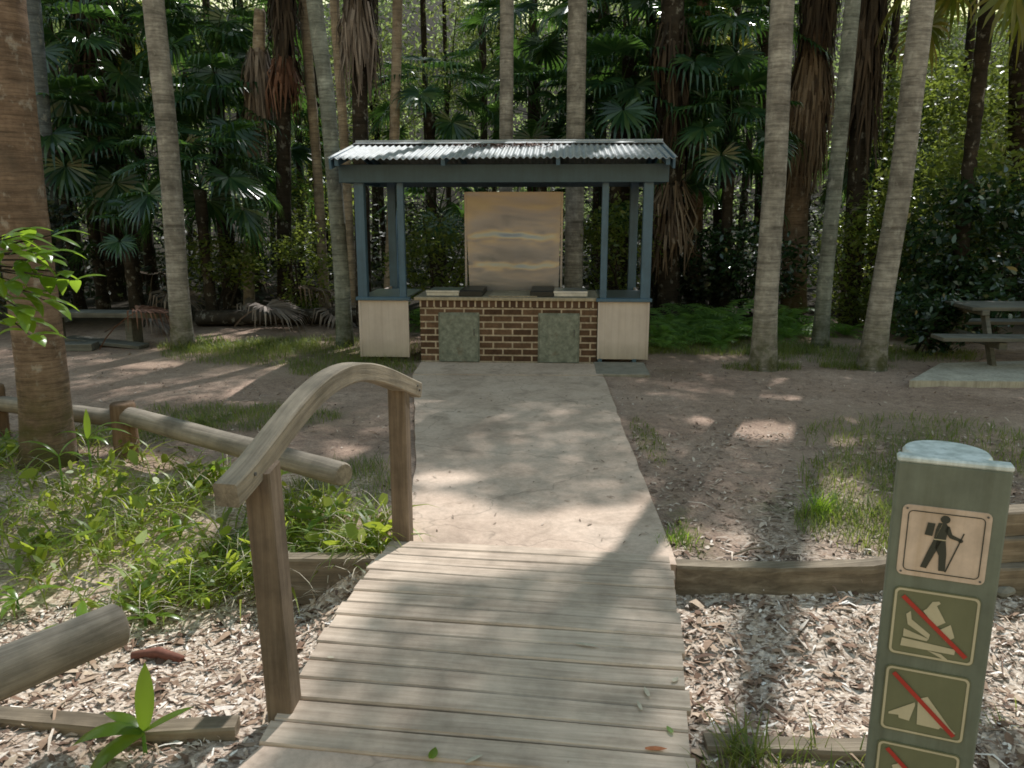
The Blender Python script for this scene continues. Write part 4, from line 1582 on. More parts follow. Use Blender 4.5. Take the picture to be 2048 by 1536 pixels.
GUMS = [
    gum('tan slender gum trunk behind the left corner of the shelter', (650, 620), 606, .1, 'bark_tan', 14.5, 15.5, 31, [(636, 350)]),
    gum('pale thin gum trunk just left of the shelter posts', (706, 640), 668, .09, 'bark_tan', 14.5, 14.2, 32, [(690, 300)]),
    gum('pinkish tan thin trunk behind the left end of the shelter roof', (776, 640), 796, .095, 'bark_tan', 14.5, 14.6, 33, [(788, 300)]),
    gum('thin dark gum trunk above the shelter roof left of the pale trunk', (970, 640), 964, .1, 'bark_dark', 14.5, 21, 34, [(968, 250)]),
    gum('unseen gum tree added left of the clearing to carry shade leaves', None, None, .25, 'bark_grey', 14.5, 0, 35, None, None, (-11.5, 11)),
    gum('unseen gum tree added right of the picnic table to carry shade leaves', None, None, .25, 'bark_grey', 14.5, 0, 36, None, None, (11.5, 11.5)),
    gum('unseen gum tree added far behind the clearing to carry shade leaves', None, None, .25, 'bark_grey', 14.5, 0, 37, None, None, (13, 19)),
]


def shade_canopy():
    # unseen leaves added to shade the clearing, left out over chosen sunny patches
    n = 270000
    gx = rng.uniform(-13, 13, n)
    gy = rng.uniform(.2, 14.5, n)
    z = 13.5 + 4.0 * rng.random(n) + .5 * vnoise(gx, gy, .5)
    lit = sunlit(gx, gy)
    gx0, gy0 = gx, gy
    for dx, dy in ((.07, 0), (-.07, 0), (0, .07), (0, -.07)):
        lit |= sunlit(gx + dx, gy + dy)
    dens = np.where(gy < 4.8, .78, np.where(gy < 7.8, 1.0, np.where(gy < 8.8, .6, np.where(gx > 2.5, .3, .55))))
    keep = (~lit & (rng.random(n) < dens)) | (rng.random(n) < .004)
    rf = in_poly(gx, gy, ROOF_SUN)
    keep &= ~(rf & (vnoise(gx, gy, 1.6, 1.) > -.75))
    keep &= ~((gy > 10.5) & (vnoise(gx, gy, 1.1, 3.) > .3))
    gx, gy, z = gx[keep], gy[keep], z[keep]
    C = np.stack([gx + SHX * z, gy + SHY * z, z], 1)
    # more unseen leaves added further back to darken the forest
    m_ = 5000
    bx = rng.uniform(-26, 26, m_)
    by = rng.uniform(14.5, 34, m_)
    bz = 13.5 + 3 * rng.random(m_)
    kb = vnoise(bx, by, .9, 5.) < .25
    C2 = np.stack([bx + SHX * bz, by + SHY * bz, bz], 1)[kb]
    allC = np.concatenate([C, C2])
    size = np.concatenate([rng.uniform(.07, .12, len(C)), rng.uniform(.4, .75, len(C2))])
    own = np.argmin(np.stack([(allC[:, 0] - p[0]) ** 2 + (allC[:, 1] - p[1]) ** 2 for _, p in GUMS]), 0)
    for i, (root, top) in enumerate(GUMS):
        s = own == i
        if s.sum() < 10:
            continue
        V, Q = leaves(allC[s], size[s], .85, .8, .1)
        mk_fast('crown', V, Q, M['shade_canopy'], root)  # added shade leaves, attached to the nearest gum trunk
        cs = allC[s]
        cs = cs[np.argsort(np.linalg.norm(cs - top, axis=1))[:400]]
        mb = MB()
        for k in range(7):
            q = cs[rng.integers(len(cs))]
            mb.tube([top - UP * 1.5, (top + q) / 2 + UP * .2, q], [.07, .045, .015], 6)
        mb.build('limbs', M['bark_grey'], root)


shade_canopy()


# ---------------------------------------------------------------- fan palms of the understorey
def fan_palm(label, px, py, Y, kind, s=1.0, group=None, seed=0, trunk=True):
    c = atY(px, py, Y)
    g0 = gh1(c[0], c[1])
    root = thing('fan_palm', label, 'palm', (c[0], c[1], g0), 0, group)
    c[2] = max(c[2], .25)
    if c[2] > .5:
        mb, P = trunk_mesh(c, [(c[0] + .05, c[1], g0 - .1), (c[0], c[1], c[2] * .5), c], [.11 * s, .1 * s, .12 * s], 10, .2, .05, seed, .2)
        mb.build('trunk', M['bark_dark'], root, smooth=True)
    crown_obj(kind, seed, root, c, s, seed * 1.7)
    return root


G1 = 'fan palms crowding the forest left of the shelter'
G2 = 'fan palms behind the shelter roof'
G3 = 'fan palms in the forest right of the shelter'
for i, (lab, px, py, Y, kind, s, gname) in enumerate([
    ('glossy fan palm catching blue light between the two left trunks', 150, 130, 15.5, 'mid', 1.0, G1),
    ('fan palm with pale shining fronds low beside the dark shaggy palm', 120, 300, 14.5, 'mid', .9, G1),
    ('fan palm drooping at the right of the dark shaggy palm', 245, 330, 15.0, 'mid', .95, G1),
    ('high green fan palm right of the straight grey trunk', 430, 140, 16.5, 'mid', 1.15, G1),
    ('fan palm with spiky fronds behind the straight grey trunk', 430, 270, 15.5, 'mid', 1.0, G1),
    ('fan palm with silvery drooping frond right of the straight grey trunk', 400, 380, 13.5, 'mid', .85, G1),
    ('small dark young fan palm in deep shade left of the straight grey trunk', 255, 490, 13.0, 'low', .75, G1),
    ('tall fan palm above the dark shaggy palm at top left', 250, 30, 18, 'mid', 1.2, G1),
    ('fan palm at the top between grey trunk and reddish collared trunk', 470, 30, 19, 'mid', 1.2, G1),
    ('fan palm at far top left behind the slim blue grey trunk', 20, 60, 17, 'mid', 1.2, G1),
    ('low dark fan palm behind the bench at left', 40, 380, 14.5, 'low', 1.1, G1),
    ('low dark fan palm deep behind the black trunk', 560, 330, 18, 'mid', 1.0, G1),
    ('dark fan palm just above the left half of the shelter roof', 860, 225, 15.5, 'mid', .85, G2),
    ('fan palm above the roof between the two pale trunks', 1085, 245, 16, 'mid', .85, G2),
    ('fan palm with white glints left of the broad grey trunk', 1070, 90, 18, 'mid', 1.1, G2),
    ('fan palm right of the broad grey trunk above the roof', 1235, 235, 15, 'mid', .95, G2),
    ('tall dark fan palm high above the right end of roof', 1260, 90, 16.5, 'mid', 1.2, G2),
    ('tall dark fan palm high between roof and slim brown trunk', 1330, 40, 18, 'mid', 1.2, G2),
    ('dark fan palm behind the right end of the shelter roof', 1330, 190, 15.5, 'mid', 1.0, G2),
    ('fan palm with blue glinting fronds right of the slim brown trunk', 1462, 285, 14.5, 'mid', .85, G3),
    ('dark fan palm high left of the ringed trunk nearest path', 1470, 120, 15.5, 'mid', 1.0, G3),
    ('dark fan palm low behind the slim brown trunk', 1440, 420, 16, 'low', 1.1, G3),
    ('small fan palm in shadow seen under the shelter roof at left', 880, 430, 15.5, 'low', 1.0, G2),
    ('small fan palm in shadow seen under the shelter roof at right', 1200, 450, 15.5, 'low', 1.0, G2),
    ('yellow green sunlit fan palm hanging in at the top right corner', 1985, -70, 12.5, 'sun', 1.0, G3),
    ('yellowing fan palm glowing behind the dark palms at upper right of roof', 1390, 110, 20, 'sun', .9, G3),
    ('yellow tinged fan palm lit from behind at the top left', 235, 90, 21, 'sun', .9, G1),
    ('fan palm between the pale slender palm and the leaning ringed palm', 1760, 330, 17, 'mid', .9, G3),
]):
    fan_palm(lab, px, py, Y, kind, s, gname, 40 + i)


# ---------------------------------------------------------------- shrubs, ferns
def clump_points(c, radii, nclump, nper, tight=.22, shell=.55):
    c, radii = np.asarray(c, float), np.asarray(radii, float)
    d = unit(rng.normal(size=(nclump, 3)))
    r = (shell + (1 - shell) * rng.random(nclump))[:, None]
    cc = c + d * radii * r
    P = cc[:, None, :] + rng.normal(size=(nclump, nper, 3)) * radii.mean() * tight * np.array([1, 1, .7])
    return P.reshape(-1, 3), cc


def shrub(label, c, radii, mat, leaf, nclump=30, nper=60, group=None, name='shrub', stems=5, aspect=.42, cat='shrub', tight=.2):
    c = np.asarray(c, float)
    g0 = gh1(c[0], c[1])
    root = thing(name, label, cat, (c[0], c[1], g0), 0, group)
    P, cc = clump_points(c, radii, nclump, nper, tight)
    P = P[P[:, 2] > g0 + .03]
    V, Q = broad_leaves(P, leaf * rng.uniform(.6, 1.3, len(P)), aspect)
    mk_fast('foliage', V, Q, M[mat], root)
    mb = MB()
    base = np.array([c[0], c[1], g0 - .05])
    for k in range(stems):
        q = cc[rng.integers(len(cc))]
        b2 = base + np.array([rng.uniform(-.15, .15), rng.uniform(-.15, .15), 0])
        mb.tube([b2, (b2 + q) / 2 + np.array([rng.uniform(-.1, .1), 0, .1]), q], [.03, .02, .008], 6)
    mb.build('stems', M['bark_dark'], root)
    return root


shrub('dark glossy broadleaved shrub overhanging the picnic table', atY(2000, 500, 12.2), (1.3, 1.0, 1.0), 'gloss', .15, 50, 80)
shrub('low dark glossy bush spreading in front of the picnic table end', atY(1900, 600, 11.6), (.9, .6, .55), 'gloss', .13, 34, 60)
shrub('bushy olive shrub in broken sunlight right of the leaning ringed palm', atY(1880, 420, 13.5), (1.3, 1.0, 1.4), 'shrub', .11, 60, 80)
shrub('light green shrub between the pale slender palm and leaning ringed palm', atY(1745, 520, 13), (.75, .6, 1.25), 'shrub', .1, 44, 70)
shrub('tall sunlit shrub at the upper right above the glossy bush', atY(1965, 280, 15.5), (2.0, 1.2, 1.5), 'shrub', .13, 70, 80)
shrub('yellow green leafy shrub behind the leaning ringed palm', atY(1830, 300, 17.5), (1.5, 1.2, 1.8), 'shrub', .13, 60, 80)
shrub('low yellow green bush at the foot of the leaning ringed palm', atY(1825, 590, 13.2), (.7, .5, .6), 'shrub', .09, 30, 60)
shrub('dark leafy bush in deep shade right of the ferns', atY(1500, 520, 14.5), (1.0, .8, .8), 'gloss', .12, 34, 60)
shrub('dark leafy bush behind the slim brown trunk', atY(1420, 560, 14.8), (.8, .6, .5), 'undergrowth', .12, 30, 60)
shrub('leafy bush seen through the shelter left of the splashback', atY(880, 520, 13.6), (.9, .6, .8), 'shrub', .09, 40, 60)
shrub('leafy bush seen through the shelter right of the splashback', atY(1240, 490, 14.2), (.7, .6, .9), 'shrub', .09, 34, 60)
shrub('small leafy glossy shrub at the left end of the picnic table', atY(1862, 640, 10.4), (.5, .4, .42), 'gloss', .1, 24, 50)
shrub('small sunlit shrub by the black trunk left of shelter', atY(610, 540, 14.2), (.6, .5, .8), 'shrub', .08, 30, 60)
shrub('thin bright shrub behind the tan gum trunks left of shelter', atY(640, 440, 16.5), (.9, .7, 1.2), 'shrub', .09, 40, 60)
shrub('green low bush behind the straight grey trunk', atY(430, 520, 13.8), (.8, .6, .5), 'shrub', .09, 26, 60)
shrub('shadowed bush beside the bench at far left', atY(60, 520, 13), (1.0, .8, 1.0), 'undergrowth', .12, 40, 60)


def fern_mesh(name, nf, L, seed):
    rnd = random.Random(seed)
    mb = MB()
    for i in range(nf):
        az = i * 2.399 + rnd.uniform(-.3, .3)
        d = np.array([math.cos(az), math.sin(az), 0])
        t = np.array([-d[1], d[0], 0])
        ln = L * rnd.uniform(.7, 1.15)
        e = rnd.uniform(.7, 1.25)
        p = np.zeros(3)
        n = 15
        for k in range(n):
            dr = d * math.cos(e) + UP * math.sin(e)
            p2 = p + dr * ln / n
            e -= rnd.uniform(.08, .14)
            u = k / n
            w_ = ln * .3 * math.sin(math.pi * (.12 + .85 * u)) * rnd.uniform(.85, 1.1)
            for sg in (-1, 1):
                q = p2 + t * sg * w_ + dr * w_ * .35 - UP * w_ * .22
                hb = ln / n * .46
                mb.add([p2 - dr * hb, (p2 + q) / 2 - dr * hb * .9 + UP * .006, q, (p2 + q) / 2 + dr * hb * .9 + UP * .006], [(0, 1, 2, 3)] if sg > 0 else [(3, 2, 1, 0)])
            p = p2
    me = bpy.data.meshes.new(name)
    me.from_pydata(mb.v, [], mb.f)
    me.materials.append(M['fern'])
    return me


FERN = [fern_mesh('fern', 12, .75, k) for k in range(3)]
ferns = [(1320, 650, 11.6, 1.0), (1370, 660, 11.4, .9), (1415, 640, 12.2, 1.1), (1455, 660, 11.5, 1.0), (1490, 645, 12, 1.0), (1350, 620, 12.6, 1.1), (1395, 612, 13.2, 1.1), (1462, 618, 12.8, 1.2),
         (1575, 660, 11.8, .9), (1600, 650, 12.3, .9), (1560, 630, 12.8, 1.0), (1440, 680, 11.0, .7), (1330, 680, 10.9, .6), (1690, 660, 12.1, .7), (880, 560, 13, 1.0), (910, 520, 14, 1.2), (850, 570, 12.8, .9), (1225, 590, 12.6, .8), (1260, 600, 12.4, .8), (1820, 650, 12.2, .8), (1860, 670, 11.4, .7)]
for i, (px, py, Y, s) in enumerate(ferns):
    p = atY(px, py, Y)
    o = bpy.data.objects.new('fern', FERN[i % 3])
    COL.objects.link(o)
    o.location = (p[0], p[1], gh1(p[0], p[1]))
    o.rotation_euler = (0, 0, i * 1.3)
    o.scale = (s, s, s)
    if i < 14:
        tag(o, 'soft green fern clump at the shaded clearing edge among the right hand palms', 'fern', 'ferns between shelter and right hand palms')
    elif i < 19:
        tag(o, 'fern clump in deep shade seen through or behind the shelter', 'fern', 'ferns behind the shelter')
    else:
        tag(o, 'low fern clump between the leaning ringed palm and picnic table', 'fern', 'ferns by the picnic table')


# ---------------------------------------------------------------- the wood behind
def small_tree(label, px, Y, ztop, crown_z, radii, r=.09, mat='gum', leaf=.14, bark='bark_dark', n=50, group=None):
    b = atY(px, 500, Y)
    b[2] = 0
    root = thing('forest_tree', label, 'tree', (b[0], b[1], gh1(b[0], b[1])), 0, group)
    sway = rng.uniform(-.6, .6)
    pts = [(b[0], b[1], -.2), (b[0] + sway * .3, b[1], ztop * .4), (b[0] + sway, b[1], ztop)]
    mb, P = trunk_mesh(b, pts, [r, r * .85, r * .5], 9, .4, .03, int(px), .25)
    tr = mb.build('trunk', M[bark], root, smooth=True)
    c = np.array([b[0] + sway * .7, b[1], crown_z])
    Pp, cc = clump_points(c, radii, n, 60, .17, .3)
    V, Q = leaves(Pp, leaf, .38, .4, .5)
    mk_fast('crown', V, Q, M[mat], root)
    mb = MB()
    for k in range(7):
        q = cc[rng.integers(len(cc))]
        s = np.array([b[0] + sway * .5, b[1], crown_z - radii[2] * .6])
        mb.tube([s, (s + q) / 2 + UP * .15, q], [r * .4, r * .25, .012], 5)
    mb.build('limbs', M[bark], root)


for lab, px, Y, zt, cz, rad, mat in [
    ('airy yellow green gum in sunlight above the left end of the roof', 770, 23, 9, 5.2, (1.6, 1.2, 2.2), 'gum'),
    ('airy grey green gum in sunlight above the middle of the roof', 900, 25, 10, 5.6, (1.8, 1.4, 2.4), 'gum'),
    ('sunlit gum high between the thin dark trunk and pale trunk', 985, 27, 11, 7, (1.6, 1.2, 2.0), 'gum'),
    ('sunlit gum foliage high right of the broad grey trunk', 1215, 27, 11, 7, (1.7, 1.2, 2.2), 'gum'),
    ('light gum foliage high behind the slim brown trunk', 1430, 26, 10, 6.5, (1.6, 1.2, 2.2), 'gum'),
    ('bright gum between the pale slender palm and leaning ringed palm top', 1775, 25, 10, 6.2, (1.5, 1.2, 2.4), 'gum'),
    ('bright airy gum at upper right beyond the leaning ringed palm', 1905, 24, 10, 5.4, (2.0, 1.2, 2.2), 'gum'),
    ('bright gum at the right edge behind the tall sunlit shrub', 2030, 25, 10, 5.6, (1.8, 1.2, 2.4), 'gum'),
    ('green gum high behind the straight grey trunk', 380, 26, 10, 6.5, (1.9, 1.2, 2.2), 'gum'),
    ('green gum high behind the reddish collared black trunk', 545, 27, 10, 6.6, (1.9, 1.2, 2.2), 'gum'),
    ('green sunlit gum high at the left behind the dark shaggy palm', 130, 27, 10, 6.4, (1.8, 1.2, 2.2), 'gum'),
    ('olive tree low behind the thin tan trunks', 660, 22, 8, 3.6, (1.3, 1.0, 1.6), 'shrub'),
]:
    small_tree(lab, px, Y, zt, cz, rad, mat=mat)

for i, (px, Y, r) in enumerate([(90, 18, .12), (155, 20, .14), (290, 22, .12), (450, 24, .13), (600, 21, .1), (632, 24, .1), (750, 26, .12), (860, 24, .1), (1062, 22, .14), (1195, 20, .16), (1270, 22, .12), (1300, 18, .13), (1440, 20, .13), (1478, 24, .12),
                                (1520, 19, .13), (1610, 22, .12), (1750, 19, .1), (1790, 24, .12), (1905, 22, .13), (1985, 26, .12), (40, 23, .15), (350, 19, .1), (520, 26, .12)]):
    b = atY(px, 500, Y)
    root = thing('forest_tree', 'slender dark trunk standing in the deep shade of the forest behind', 'tree', (b[0], b[1], gh1(b[0], b[1])), 0, 'slender dark trunks in the forest shade')
    sw = rng.uniform(-.5, .5)
    mb, P = trunk_mesh(b, [(b[0], b[1], -.2), (b[0] + sw * .3, b[1], 4), (b[0] + sw, b[1], 10.5)], [r, r * .9, r * .7], 9, .4, .03, i, .2)
    mb.build('trunk', M['bark_dark'], root, smooth=True)


def far_wood():
    # sunlit upper foliage and dark lower foliage of the wood: nobody could count these
    n = 1750
    cx = rng.uniform(-34, 34, n)
    cy = rng.uniform(27, 44, n)
    cz = 17 * rng.random(n) ** .7
    den = vnoise(cx, cz * 2.2, .22, 4.) + rng.normal(0, .3, n)
    k = (cz < 8) | (den > -.75)
    cx, cy, cz = cx[k], cy[k], cz[k]
    C = np.stack([cx, cy, cz], 1)
    P = (C[:, None, :] + rng.normal(size=(len(C), 85, 3)) * np.array([.75, .6, .5])).reshape(-1, 3)
    P = P[P[:, 2] > 0]
    V, Q = leaves(P, .24, .4, .4, .4)
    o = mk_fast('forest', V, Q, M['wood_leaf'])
    tag(o, 'sunlit green mass of foliage deep in the wood', 'forest', kind='stuff')
    n = 520
    cx = rng.uniform(-26, 26, n)
    cy = rng.uniform(15.5, 26, n)
    cz = rng.uniform(.1, 2.4, n) * (.5 + .5 * (cy - 15) / 11)
    C = np.stack([cx, cy, cz], 1)
    P = (C[:, None, :] + rng.normal(size=(n, 75, 3)) * np.array([.5, .4, .35])).reshape(-1, 3)
    P = P[P[:, 2] > 0]
    V, Q = leaves(P, .17, .45, .6, .3)
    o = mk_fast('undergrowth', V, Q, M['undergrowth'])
    tag(o, 'dark tangled undergrowth on the shaded forest floor', 'undergrowth', kind='stuff')


far_wood()


# ---------------------------------------------------------------- grass
def grass_patch(cx, cy, rx, ry, n, h, label, mat='grass', w_=.006, lean=.45):
    a = rng.uniform(0, 2 * np.pi, n)
    r = np.sqrt(rng.random(n)) * 1.15
    x = cx + rx * r * np.cos(a)
    y = cy + ry * r * np.sin(a)
    k = vnoise(x, y, 2.5, cx) + rng.normal(0, .4, n) > -.25
    x, y = x[k], y[k]
    ins = in_poly(x, y, PATH_FAR)
    x, y = x[~ins], y[~ins]
    B = np.stack([x, y, ground_h(x, y)], 1)
    V, Q = blades(B, h * rng.uniform(.5, 1.3, len(B)), w_ * rng.uniform(.7, 1.5, len(B)), lean)
    o = mk_fast('grass', V, Q, M[mat])
    tag(o, label, 'grass', kind='stuff')


for cx, cy, rx, ry, n, h, lab in [
    (-2.6, 10.6, 1.8, .9, 9000, .13, 'lush green grass left of the shelter'),
    (-3.7, 10.9, 1.0, .4, 3500, .15, 'grass round the foot of the straight grey trunk'),
    (-1.9, 9.4, .7, .45, 2500, .09, 'thin yellow green grass by the left end of path'),
    (-2.7, 7.1, 1.0, .4, 3500, .1, 'short grass behind the log fence'),
    (-3.2, 6.6, .6, .35, 1800, .1, 'short grass behind the fence post'),
    (-1.15, 5.2, .3, .55, 1300, .12, 'sparse grass between log end and path'),
    (2.55, 5.2, .5, .6, 1500, .13, 'patch of grass behind the signpost'),
    (2.15, 4.5, .4, .35, 1500, .13, 'sunlit grass above the edging by the signpost'),
    (3.4, 6.2, .9, .8, 2600, .11, 'grass right of the signpost'),
    (1.02, 4.35, .06, .25, 130, .06, 'tufts of yellow grass at the path corner by the bridge'),
    (1.12, 6.4, .1, .6, 500, .05, 'thin grass along the right path edge'),
    (2.6, 10.9, 1.6, .5, 7000, .11, 'grass in front of the ferns right of shelter'),
    (4.2, 10.4, 1.0, .5, 3500, .12, 'grass around the pale slender palm'),
    (3.0, 9.5, .42, .2, 1500, .1, 'mossy grass round the ringed palm foot'),
    (4.2, 9.55, .42, .2, 1300, .1, 'grass round the leaning ringed palm foot'),
    (5.4, 10.4, .6, .5, 1500, .12, 'grass by the picnic table'),
    (.95, 2.32, .35, .12, 260, .16, 'coarse grass blades at the near right corner of bridge'),
    (2.5, 2.9, .35, .3, 500, .14, 'grass among chips right of the signpost'),
    (-.62, 4.6, .06, .4, 260, .12, 'grass along the left path edge by the far bridge post'),
]:
    grass_patch(cx, cy, rx, ry, n, h, lab)


# ---------------------------------------------------------------- planted bank on the left
def bank_points(n, lo=-.25, hi=.15):
    x = rng.uniform(-5.2, -.68, n)
    b0 = 4.12 + .28 * np.clip(x + 1.2, -3, 0)
    b1 = 4.62 + .66 * np.clip(-1.0 - x, 0, 2.2)
    y = b0 + lo + (b1 - b0 + hi - lo) * rng.random(n)
    k = (vnoise(x, y, 1.5, 2.2) + rng.normal(0, .3, n) > -.12) & (np.hypot(x + 3.4, y - 5.68) > .22) & ~((x > -1.0) & (y > 4.55))
    return x[k], y[k]


x, y = bank_points(5600, -.02)
B = np.stack([x, y, ground_h(x, y) + .005], 1)
V, Q = blades(B, rng.uniform(.12, .42, len(B)), rng.lognormal(-4.1, .45, len(B)), .7, curl=1.6, segs=5)
tag(mk_fast('ground_cover', V, Q, M['ground_leaf']), 'arching strap leaved ground cover on the sunny bank', 'ground cover', kind='stuff')
x, y = bank_points(1500, .0, .1)
P = np.stack([x, y, ground_h(x, y) + rng.uniform(.04, .2, len(x))], 1)
V, Q = broad_leaves(P, np.clip(rng.lognormal(-2.5, .4, len(P)), .03, .14), .45)
tag(mk_fast('ground_cover', V, Q, M['ground_leaf']), 'small broad leaved ground cover among the strap leaves', 'ground cover', kind='stuff')
x, y = bank_points(1500, -.2, .1)
P = np.stack([x, y, ground_h(x, y) + rng.uniform(.03, .12, len(x))], 1)
V, Q = blades(P, rng.uniform(.12, .3, len(P)), .006, 1.1, curl=1.2)
tag(mk_fast('dry_grass', V, Q, M['pale_leaf']), 'dry straw stems tangled in the ground cover', 'dry grass', kind='stuff')


# ---------------------------------------------------------------- litter
def scatter(n, fn, L, W, mat, label, name='leaf_litter', lift=.012, tilt=.35):
    x, y = fn(n)
    P = np.stack([x, y, ground_h(x, y) + rng.uniform(.002, lift, len(x))], 1)
    V, Q = chips(P, L, W, tilt)
    tag(mk_fast(name, V, Q, M[mat]), label, 'leaf litter', kind='stuff')


def in_gully(n):
    x = rng.uniform(-4.8, 4.8, n)
    y = rng.uniform(1.55, 4.6, n)
    fe = np.where(x > -.9, far_edge(x) + rng.exponential(.16, n) * (rng.random(n) < .5), 4.35 + .28 * np.clip(x + 1.2, -3, 0))
    k = (y < fe) & ~in_poly(x, y, PATH_FAR) & ~in_poly(x, y, PATH_NEAR)
    return x[k], y[k]


scatter(26000, in_gully, .028, .0105, 'chips', 'pale bark chips and dry leaves covering the gully floor', lift=.014, tilt=.28)
scatter(2600, in_gully, .062, .014, 'chips', 'larger curled dry leaves lying on the gully floor', lift=.02, tilt=.22)
scatter(5200, in_gully, .06, .024, 'leaf_brown', 'flat brown dead leaves among the chips of the gully', lift=.016, tilt=.18)
scatter(1500, in_gully, .13, .007, 'leaf_brown', 'thin twigs and bark strands on the gully floor', lift=.02, tilt=.1)
scatter(9000, in_gully, .018, .009, 'chips', 'fine crumbs of bark between the larger chips', lift=.012, tilt=.3)


def on_clearing(n):
    x = rng.uniform(-6, 6.5, n)
    y = 3.9 + 7.5 * rng.random(n) ** 1.7
    k = (vnoise(x, y, 1.2, 1.) + rng.normal(0, .5, n) > .1) & ~in_poly(x, y, PATH_FAR) & (y > np.where(x < 0, 4.7 + .6 * np.clip(-1 - x, 0, 2.2), far_edge(x) + .03))
    return x[k], y[k]




def near_clearing(n):
    x = rng.uniform(.9, 4.2, n)
    y = 4.0 + 2.6 * rng.random(n) ** 1.6
    k = (vnoise(x, y, 1.6, 3.) + rng.normal(0, .5, n) > .0) & ~in_poly(x, y, PATH_FAR) & (y > far_edge(x) + .04)
    return x[k], y[k]


scatter(4600, near_clearing, .045, .014, 'chips_dirt', 'pale dry leaves strewn on the earth behind the timber edging', lift=.012, tilt=.2)
scatter(15000, on_clearing, .036, .012, 'chips_dirt', 'scattered dry leaves on the trodden earth of the clearing', lift=.012)


def on_path(n):
    x = rng.uniform(-1.1, 1.1, n)
    y = rng.uniform(4.1, 9.6, n)
    k = in_poly(x, y, PATH_FAR)
    return x[k], y[k]


x, y = on_path(260)
V, Q = chips(np.stack([x, y, np.full(len(x), .026)], 1), .03, .009, .1)
tag(mk_fast('leaf_litter', V, Q, M['chips_dirt']), 'few small dry leaves on the concrete path', 'leaf litter', kind='stuff')
# dry leaves gathered under the ridge cap of the roof, in roof coordinates
n = 260
lx = rng.normal(-.05, .33, n)
ly = rng.uniform(.45, .78, n)
lz = 2.43 + (ly + .37) * .197 + .018
cr, sr = math.cos(SRZ), math.sin(SRZ)
V, Q = chips(np.stack([SH[0] + lx * cr - ly * sr, SH[1] + lx * sr + ly * cr, lz], 1), .07, .016, .25)
tag(mk_fast('leaf_litter', V, Q, M['dead_red']), 'brown dry leaves caught near the ridge of the metal roof', 'leaf litter', kind='stuff')


# ---------------------------------------------------------------- single small plants and fallen things
def one_leaf(mb, base, az, el, L, W, bend=.9, segs=6):
    p = np.asarray(base, float)
    e = el
    t = np.array([-math.sin(az), math.cos(az), 0])
    V = []
    for i in range(segs + 1):
        u = i / segs
        w_ = W * (math.sin(math.pi * min(1, u * .9 + .1)) ** .8) * .5 + .001
        dr = np.array([math.cos(az) * math.cos(e), math.sin(az) * math.cos(e), math.sin(e)])
        nn = np.cross(dr, t)
        V += [p - t * w_ + nn * w_ * -.25, p, p + t * w_ + nn * w_ * -.25]
        p = p + dr * L / segs
        e -= bend / segs
    Fs = []
    for i in range(segs):
        a = i * 3
        Fs += [(a, a + 1, a + 4, a + 3), (a + 1, a + 2, a + 5, a + 4)]
    mb.add(V, Fs)


def seedling(label, P, spec, mat='bright_leaf', stem=.06, name='palm_seedling', cat='plant', group=None):
    P = np.asarray(P, float)
    root = thing(name, label, cat, P, 0, group)
    top = P + UP * stem
    MB().tube([P - UP * .03, P + UP * stem * .5, top], [.008, .007, .005], 7).build('stem', M['fern'], root)
    for az, el, L, W, bend in spec:
        mb = MB()
        one_leaf(mb, top, az, el, L, W, bend)
        mb.build('leaf', M[mat], root, smooth=True)
    return root


p = at(290, 1500, .0)
p[2] = gh1(p[0], p[1])
seedling('young broad leaved seedling with one upright leaf near the gully edge', p, [(1.4, 1.45, .24, .075, .2), (3.4, .55, .25, .08, 1.5), (3.9, .1, .23, .085, 1.3), (.2, .6, .19, .045, .5), (2.7, .45, .2, .05, .9)], stem=.09)
p = at(172, 868, 0)
p = atY(172, 850, 5.55)
p[2] = gh1(p[0], p[1])
seedling('bright yellow green seedling glowing at the right of stout brown trunk', p, [(.1, .75, .34, .045, 1.6), (.3, 1.0, .36, .03, 1.9), (1.6, 1.5, .22, .05, .1), (3.2, .8, .26, .03, 1.7), (-.4, .5, .22, .05, 1.4)], stem=.28)
p = atY(120, 930, 5.2)
p[2] = gh1(p[0], p[1])
seedling('pale arching seedling in front of the stout brown trunk base', p, [(3.1, .9, .34, .03, 1.6), (2.9, .6, .28, .03, 1.5), (-.3, .6, .22, .035, 1.3), (.8, 1.1, .2, .03, 1.2)], stem=.3)
for i, (px, py, lab) in enumerate([(545, 1000, 'leafy seedling under the near end of the handrail'), (660, 1075, 'bushy seedling beside the dark edging left of the bridge'), (160, 1235, 'pale wide leaved seedling behind the thick log rail'), (285, 1190, 'upright yellow leaf seedling at the foot of the bank'),
                                   (30, 1170, 'bright seedling low at the left behind the log rail'), (430, 990, 'broad leaved seedling in the middle of the bank'), (360, 1075, 'shiny seedling on the lower bank')]):
    p = at(px, py, -.1)
    p[2] = gh1(p[0], p[1])
    sp = [(k * 2.4 + i, .9 - .12 * k, .2 + .03 * ((k * 7 + i) % 3), .035 + .008 * ((k + i) % 3), 1.3) for k in range(5 + i % 3)]
    seedling(lab, p, sp, stem=.05 + .02 * (i % 3), name='seedling')


def tuft(label, px, py, n, h, mat='grass', r=.05, w_=.007):
    p = at(px, py, 0)
    p[2] = gh1(p[0], p[1])
    B = p + np.concatenate([rng.normal(0, r, (n, 2)), np.zeros((n, 1))], 1)
    V, Q = blades(B, h * rng.uniform(.5, 1.2, n), w_, .4, curl=.9, segs=4)
    o = mk_fast('grass_tuft', V - p, Q, M[mat])
    o.location = p
    tag(o, label, 'grass tuft')


